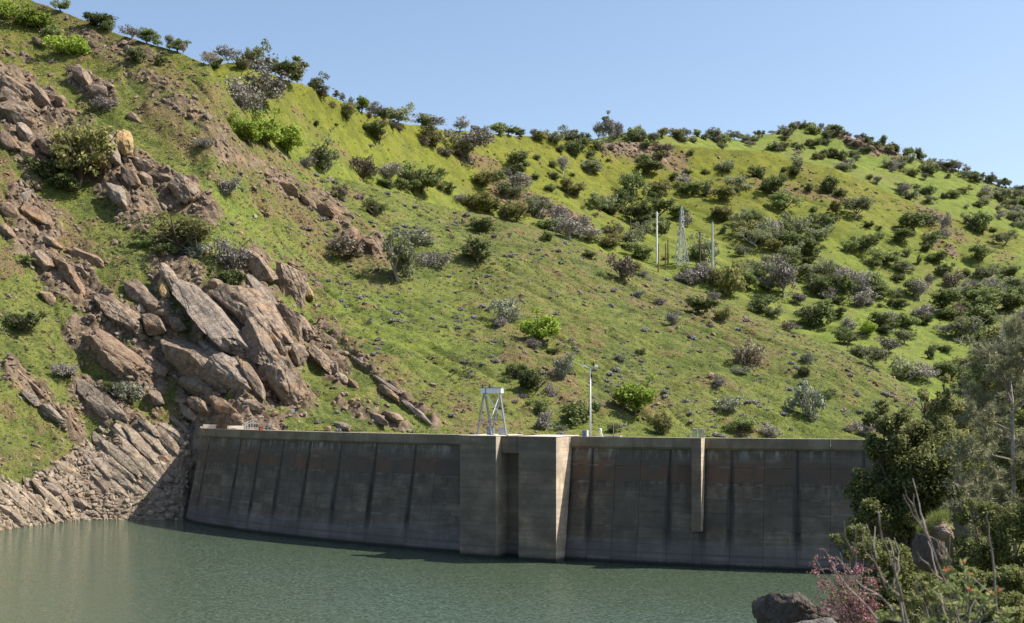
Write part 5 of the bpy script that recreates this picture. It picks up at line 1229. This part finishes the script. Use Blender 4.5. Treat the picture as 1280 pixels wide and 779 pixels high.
for L in limb:
    pts=[np.array(U(*p)) for p in L]; lb_.tube([tuple(p) for p in pts],[.036,.027,.018,.01][:len(pts)],5,cap=False)
    for _ in range(24):
        f = r.uniform(.25,1)*(len(pts)-1); a=int(min(f,len(pts)-2)); p=pts[a]*(1-(f-a))+pts[a+1]*(f-a)
        d=r.normal(size=3)*np.array([1,1,.55])+ (pts[-1]-pts[0])/np.linalg.norm(pts[-1]-pts[0])*.5; d/=np.linalg.norm(d); en=p+d*r.uniform(.25,.75)
        lb_.tube([tuple(p),tuple((p+en)/2+r.normal(size=3)*.03),tuple(en)],[.012,.008,.004],3,cap=False); ends += [(en,d)]*2+[(p*.4+en*.6,d)]
lb_.build('limbs', M['bark_pale'], pine)
n=len(ends); K=24; E=np.repeat(np.array([e[0] for e in ends]),K,0); D=np.repeat(np.array([e[1] for e in ends]),K,0)
dd=D*.5+r.normal(size=(n*K,3))*.7+np.array([0,0,.25]); dd/=np.linalg.norm(dd,axis=1)[:,None]; sd2=np.cross(dd,r.normal(size=(n*K,3))); sd2/=np.linalg.norm(sd2,axis=1)[:,None]
E=E+r.normal(size=(n*K,3))*.05; Ln=r.uniform(.13,.28,(n*K,1)); V=np.stack([E-sd2*.017,E+sd2*.017,E+dd*Ln],1).reshape(-1,3)
link(bpy.data.objects.new('needles', mesh_np('needles', V, np.arange(len(V)).reshape(-1,3), M['needle'])), pine)

# rocks of the bank --------------------------------------------------
def fg_rock(px,py,Y,w,h,d,mat,label,seed,sub=4,rot=0):
    c = unproj(px,py,Y); V,Fc = rock_verts(sub, seed, (w/2,d/2,h/2), planes=14, rough=.05, tight=.6)
    o = link(bpy.data.objects.new('boulder', mesh_np('boulder', V, Fc, M[mat], smooth=False))); o.location=c; o.rotation_euler=(0,rot,0.3); tag(o,label,'boulder'); return o
M['fg_rock'] = m_rock('lichened_foreground_rock', (.075,.065,.055), (.17,.16,.145), dark=(.03,.026,.022), rust=.3, scale=5)
fg_rock(984,778,33,1.45,1.7,2.2,'rock_dark','dark boulder at the water side of the foreground bank',31,rot=-.35)
fg_rock(1016,795,31.5,1.2,1.3,1.5,'fg_rock','greyish lichened boulder partly under the pink shrub',32)
fg_rock(1034,775,32.5,1.0,1.0,1.5,'rock_dark','dark boulder behind the pink flowering shrub',35)
fg_rock(1162,692,31,.62,1.25,1.1,'rock_dark','grey and rust ledge rock showing between the bare stems',33)
fg_rock(1174,664,32,.85,.6,1.2,'rock','small tan rock under the grassy ledge',34)
r = np.random.RandomState(5); n=2600
px_=r.uniform(1146,1186,n); py_=np.interp(px_,[1146,1165,1186],[664,646,640])+r.uniform(0,22,n); Y_=32+r.uniform(-.4,.5,n)
P_=np.stack([(px_-640)/F*Y_,Y_,HC+(HY-py_)/F*Y_],1); az=r.uniform(0,6.28,n); dx=np.stack([np.cos(az),np.sin(az),0*az],1)*.006; up=np.stack([r.normal(size=n)*.06,r.normal(size=n)*.06,r.uniform(.1,.26,n)],1)
V=np.stack([P_-dx,P_+dx,P_+up],1).reshape(-1,3); o=link(bpy.data.objects.new('grass',mesh_np('grass',V,np.arange(3*n).reshape(-1,3),M['grass']))); tag(o,'sunlit grass cushion on the ledge rock',kind='stuff')
fg_rock(1168,666,32.2,1.0,.55,1.0,'terrain','x',36,3); bpy.data.objects[-1] if False else None
_o=[q for q in bpy.data.objects if q.get('label')=='x'][0]; _o.name='turf_mound'; _o['label']='turf mound carrying the sunlit grass on the ledge'; _o['category']='mound'
# bank grass
n=30000; r=np.random.RandomState(6); xx=r.uniform(2,34,n); yy=r.uniform(9,58,n); okk=(bank_z(xx,yy)>13); xx=xx[okk]; yy=yy[okk]; n=len(xx)
zz=np.array([bz(a,b) for a,b in zip(xx,yy)]); P_=np.stack([xx,yy,zz-.05],1); az=r.uniform(0,6.28,n); dx=np.stack([np.cos(az),np.sin(az),0*az],1)*.012; up=np.stack([r.normal(size=n)*.1,r.normal(size=n)*.1,r.uniform(.15,.5,n)],1)
V=np.stack([P_-dx,P_+dx,P_+up],1).reshape(-1,3); o=link(bpy.data.objects.new('bank_grass',mesh_np('bank_grass',V,np.arange(3*n).reshape(-1,3),M['grass']))); tag(o,'grass growing over the foreground bank',kind='stuff')

# pink flowering shrub -------------------------------------------------
r=np.random.RandomState(9); Yr=29.0; rb=unproj(1075,790,Yr); red=empty('flowering_shrub',tuple(rb)); tag(red,'pink flowering redbud shrub above the dark shore boulders','shrub')
tips=[(1014,696),(1018,715),(1022,740),(1032,688),(1030,760),(1040,705),(1048,725),(1040,748),(1052,768),(1062,700),(1060,745),(1072,712),(1080,698),(1085,728),(1092,748),(1098,716),(1102,735),(1075,760),(1090,770),(1065,722),(1050,690),(1026,728)]
st=MB(); C=[]
tips += [(1036,722),(1046,738),(1056,714),(1066,758),(1088,712),(1070,688),(1058,730),(1082,760),(1020,700),(1094,730)]
for px,py in tips:
    e=np.array(unproj(px,py,Yr+r.uniform(-.5,.5))-rb); m_=e*.5+r.normal(size=3)*.06; st.tube([(r.normal()*.08,r.normal()*.08,0),tuple(m_),tuple(e)],[.016,.010,.004],4,cap=False)
    for _ in range(14):
        f=r.uniform(.35,1); p=(m_*(1-f)*2+e*(2*f-1)) if f>.5 else m_*2*f; d=r.normal(size=3); d/=np.linalg.norm(d); en=p+d*r.uniform(.1,.3)
        st.tube([tuple(p),tuple((p+en)/2),tuple(en)],[.006,.004,.002],3,cap=False)
        for q in range(12): C.append(p+(en-p)*r.uniform(.2,1.1)+r.normal(size=3)*.022)
st.build('stems',M['bark_pale'],red); C=np.array(C)
for mt,fr_a,fr_b,sz,nm in (('pink',0,.27,.036,'blossoms'),('mauve',.27,.68,.034,'blossoms'),('olive',.68,1,.038,'leaves')):
    q=r.permutation(len(C))[int(fr_a*len(C)):int(fr_b*len(C))]; V,Fq=leaf_quads(C[q],r.normal(size=(len(q),3)),sz,r,elong=1.3); link(bpy.data.objects.new(nm,mesh_np(nm,V,Fq,M[mt])),red)

# bare stems in front ---------------------------------------------------
def bare_shrub(Y, base, stems, label, seed, rad=.0145):
    r=np.random.RandomState(seed); b=unproj(base[0],base[1],Y); e=empty('bare_shrub',tuple(b)); tag(e,label,'shrub')
    for L in stems:
        dy=r.uniform(-.6,.6); k=len(L); pts=[]
        for q,(px,py) in enumerate(L): pts.append(tuple(unproj(px,py,Y+dy*q/(k-1))-b))
        # kinks between the given points
        P2=[pts[0]]
        for a,c in zip(pts[:-1],pts[1:]):
            a=np.array(a);c=np.array(c); P2.append(tuple((a+c)/2+r.normal(size=3)*.012)); P2.append(tuple(c))
        w0 = rad*r.uniform(.75,1.15)*(1 if k>3 else .7)
        MB().tube(P2,list(np.linspace(w0,w0*.30,len(P2))),6).build('stem',M['bark_pale'],e,smooth=True)
    return e
bare_shrub(12.5,(1195,800),[[(1204,800),(1196,752),(1176,715),(1163,677),(1150,655),(1137,633),(1129,619)],[(1163,677),(1154,650),(1149,630),(1141,598)],[(1143,640),(1134,622),(1132,612)],[(1150,655),(1143,634),(1142,618)],
   [(1188,800),(1178,760),(1172,738),(1166,700),(1160,677)],[(1178,725),(1160,705),(1146,690)],[(1180,735),(1186,715),(1190,700)],[(1190,790),(1187,738),(1188,665)],[(1188,700),(1180,685),(1177,676)]],'tallest bare forked shrub rising in front of the grassy ledge',601)
bare_shrub(12.0,(1130,805),[[(1138,800),(1128,752),(1115,738),(1098,715),(1082,690),(1078,668)],[(1128,752),(1120,722),(1112,700),(1102,672),(1098,640)],[(1130,790),(1124,745),(1120,720),(1116,690),(1110,672)],[(1112,745),(1098,712),(1088,690),(1083,655)],
   [(1120,770),(1100,745),(1080,735),(1062,715),(1045,695)],[(1105,790),(1085,760),(1060,735),(1040,708)],[(1118,720),(1122,700),(1118,695)],[(1140,800),(1132,770),(1122,738)],[(1098,640),(1099,655),(1104,675)],[(1064,700),(1056,672),(1055,652)],[(1064,700),(1068,680),(1069,660)],[(1115,738),(1124,712),(1124,690),(1118,672)],[(1100,745),(1088,742),(1076,738)],[(1096,700),(1092,680),(1094,658)]],'spreading bare shrub with many forked grey stems',602)
bare_shrub(12.8,(1165,810),[[(1172,800),(1165,765),(1156,742),(1145,720)],[(1165,800),(1160,775),(1152,755),(1146,735),(1144,719)],[(1180,800),(1176,780),(1170,745)],[(1160,800),(1158,770),(1150,748)]],'low bare grey stems between the two larger bare shrubs',603,.014)
bare_shrub(13.5,(1245,800),[[(1247,800),(1244,745),(1240,690),(1236,655),(1235,640)],[(1244,745),(1230,735),(1215,722),(1205,728)],[(1222,800),(1220,775),(1218,738)],[(1214,800),(1212,772)],[(1265,800),(1262,780),(1250,760)]],'single slender bare stem right of the leafy red tipped shrub',604,.014)

# broad leaved shrub with red tips --------------------------------------
r=np.random.RandomState(14); Yl=12.2; lb0=unproj(1205,800,Yl); lf=empty('leafy_shrub',tuple(lb0)); tag(lf,'broad leaved shrub with bright red shoot tips at the bottom edge','shrub')
tips=[(1184,712),(1204,702),(1196,725),(1212,718),(1165,735),(1176,728),(1226,736),(1240,742),(1248,738),(1238,760),(1256,768),(1268,762),(1190,755),(1205,748),(1180,772),(1220,772),(1160,775),(1095,765),(1105,772),(1230,755),(1212,738),(1262,778),(1198,778)]
reds={1,0,8,10,3,7,20}
MBs=MB(); LV=[];
def leaf(p,d,L,w,r):
    d=d/np.linalg.norm(d); s=np.cross(d,r.normal(size=3)); s/=np.linalg.norm(s); n=np.cross(d,s)
    a=p; b=p+d*L*.35+s*w+n*L*.04; c=p+d*L*.75+s*w*.8+n*L*.05; t=p+d*L; c2=p+d*L*.75-s*w*.8+n*L*.05; b2=p+d*L*.35-s*w+n*L*.04; m1_=p+d*L*.35-n*L*.03; m2_=p+d*L*.75-n*L*.02
    return [a,b,c,t,c2,b2,m1_,m2_]
LF=[(0,1,6),(1,2,7,6),(2,3,7),(0,6,5),(6,7,4,5),(7,3,4)]
leafmb=MB(); leafmb2=[]
for k,(px,py) in enumerate(tips):
    e=np.array(unproj(px,py,Yl+r.uniform(-.4,.4))-lb0); m_=e*.55+r.normal(size=3)*.03
    MBs.tube([(r.normal()*.04,r.normal()*.04,0),tuple(m_),tuple(e)],[.011,.008,.004],5,cap=False)
    for q in range(15):
        f=r.uniform(.72,1.0); p=m_+(e-m_)*max(0,(f-.55)/.45); az=q*2.4; d=np.array([math.cos(az),math.sin(az)*.8,r.uniform(.1,1.3)])
        leafmb.add(leaf(p,d,r.uniform(.06,.10),r.uniform(.010,.017),r),LF)
    if k in reds:
        redmb=MB(); leafmb2.append(redmb)
        for q in range(12): redmb.add(leaf(e+r.normal(size=3)*.012,r.normal(size=3)+np.array([0,0,.8]),r.uniform(.016,.028),.006,r),LF)
MBs.build('stems',M['bark_pale'],lf); leafmb.build('leaves',M['bigleaf'],lf); [m.build('red_shoot',M['redtip'],lf) for m in leafmb2]

# ------------------------------------------------------------------ labels for what is left: ordinal within its own kind and place
from collections import defaultdict
ORD=['first','second','third','fourth','fifth','sixth','seventh','eighth','ninth','tenth','eleventh','twelfth','thirteenth','fourteenth','fifteenth','sixteenth','seventeenth','eighteenth','nineteenth','twentieth']+['twenty-'+q for q in ('first','second','third','fourth','fifth','sixth','seventh','eighth','ninth')]+['thirtieth']+['thirty-'+q for q in ('first','second','third','fourth','fifth','sixth','seventh','eighth','ninth')]
def breg(px,py):
    if px<262 and py>500: return 'in the shore slabs left of the dam' if px>90 else 'at the left waterline'
    if px<120 and py>440: return 'in the grass above the left waterline'
    if px<130 and py<300: return 'at the upper left edge'
    if px<130: return 'on the left grass slope'
    if py<300 and px<262: return 'around the yellow crag at upper left'
    if py<330: return 'on the reddish rock rib'
    if py<430 and px<262: return 'at the left side of the big crag'
    if px<345: return 'at the foot of the big crag' if py>450 else 'high in the big crag'
    if px<400: return 'at the right side of the big crag'
    return 'in the grass above the dam crest'
groups=defaultdict(list)
for a in auto:
    o,ph,px,py,rg=a
    if rg=='boulder': rg=breg(px,py)
    groups[(ph,rg)].append((px,py,o))
for (ph,rg),L in groups.items():
    L.sort(key=lambda t:t[0])
    n=len(L)
    for k,(px,py,o) in enumerate(L):
        if n==1: o['label']=f'{ph} {rg}'
        elif n==2: o['label']=f"{('left' if k==0 else 'right')} one of two, {ph} {rg}"
        else:
            w_ = 'leftmost' if k==0 else ('rightmost' if k==n-1 else ORD[min(k,38)]+' from left')
            o['label']=f'{w_} {ph} {rg}'
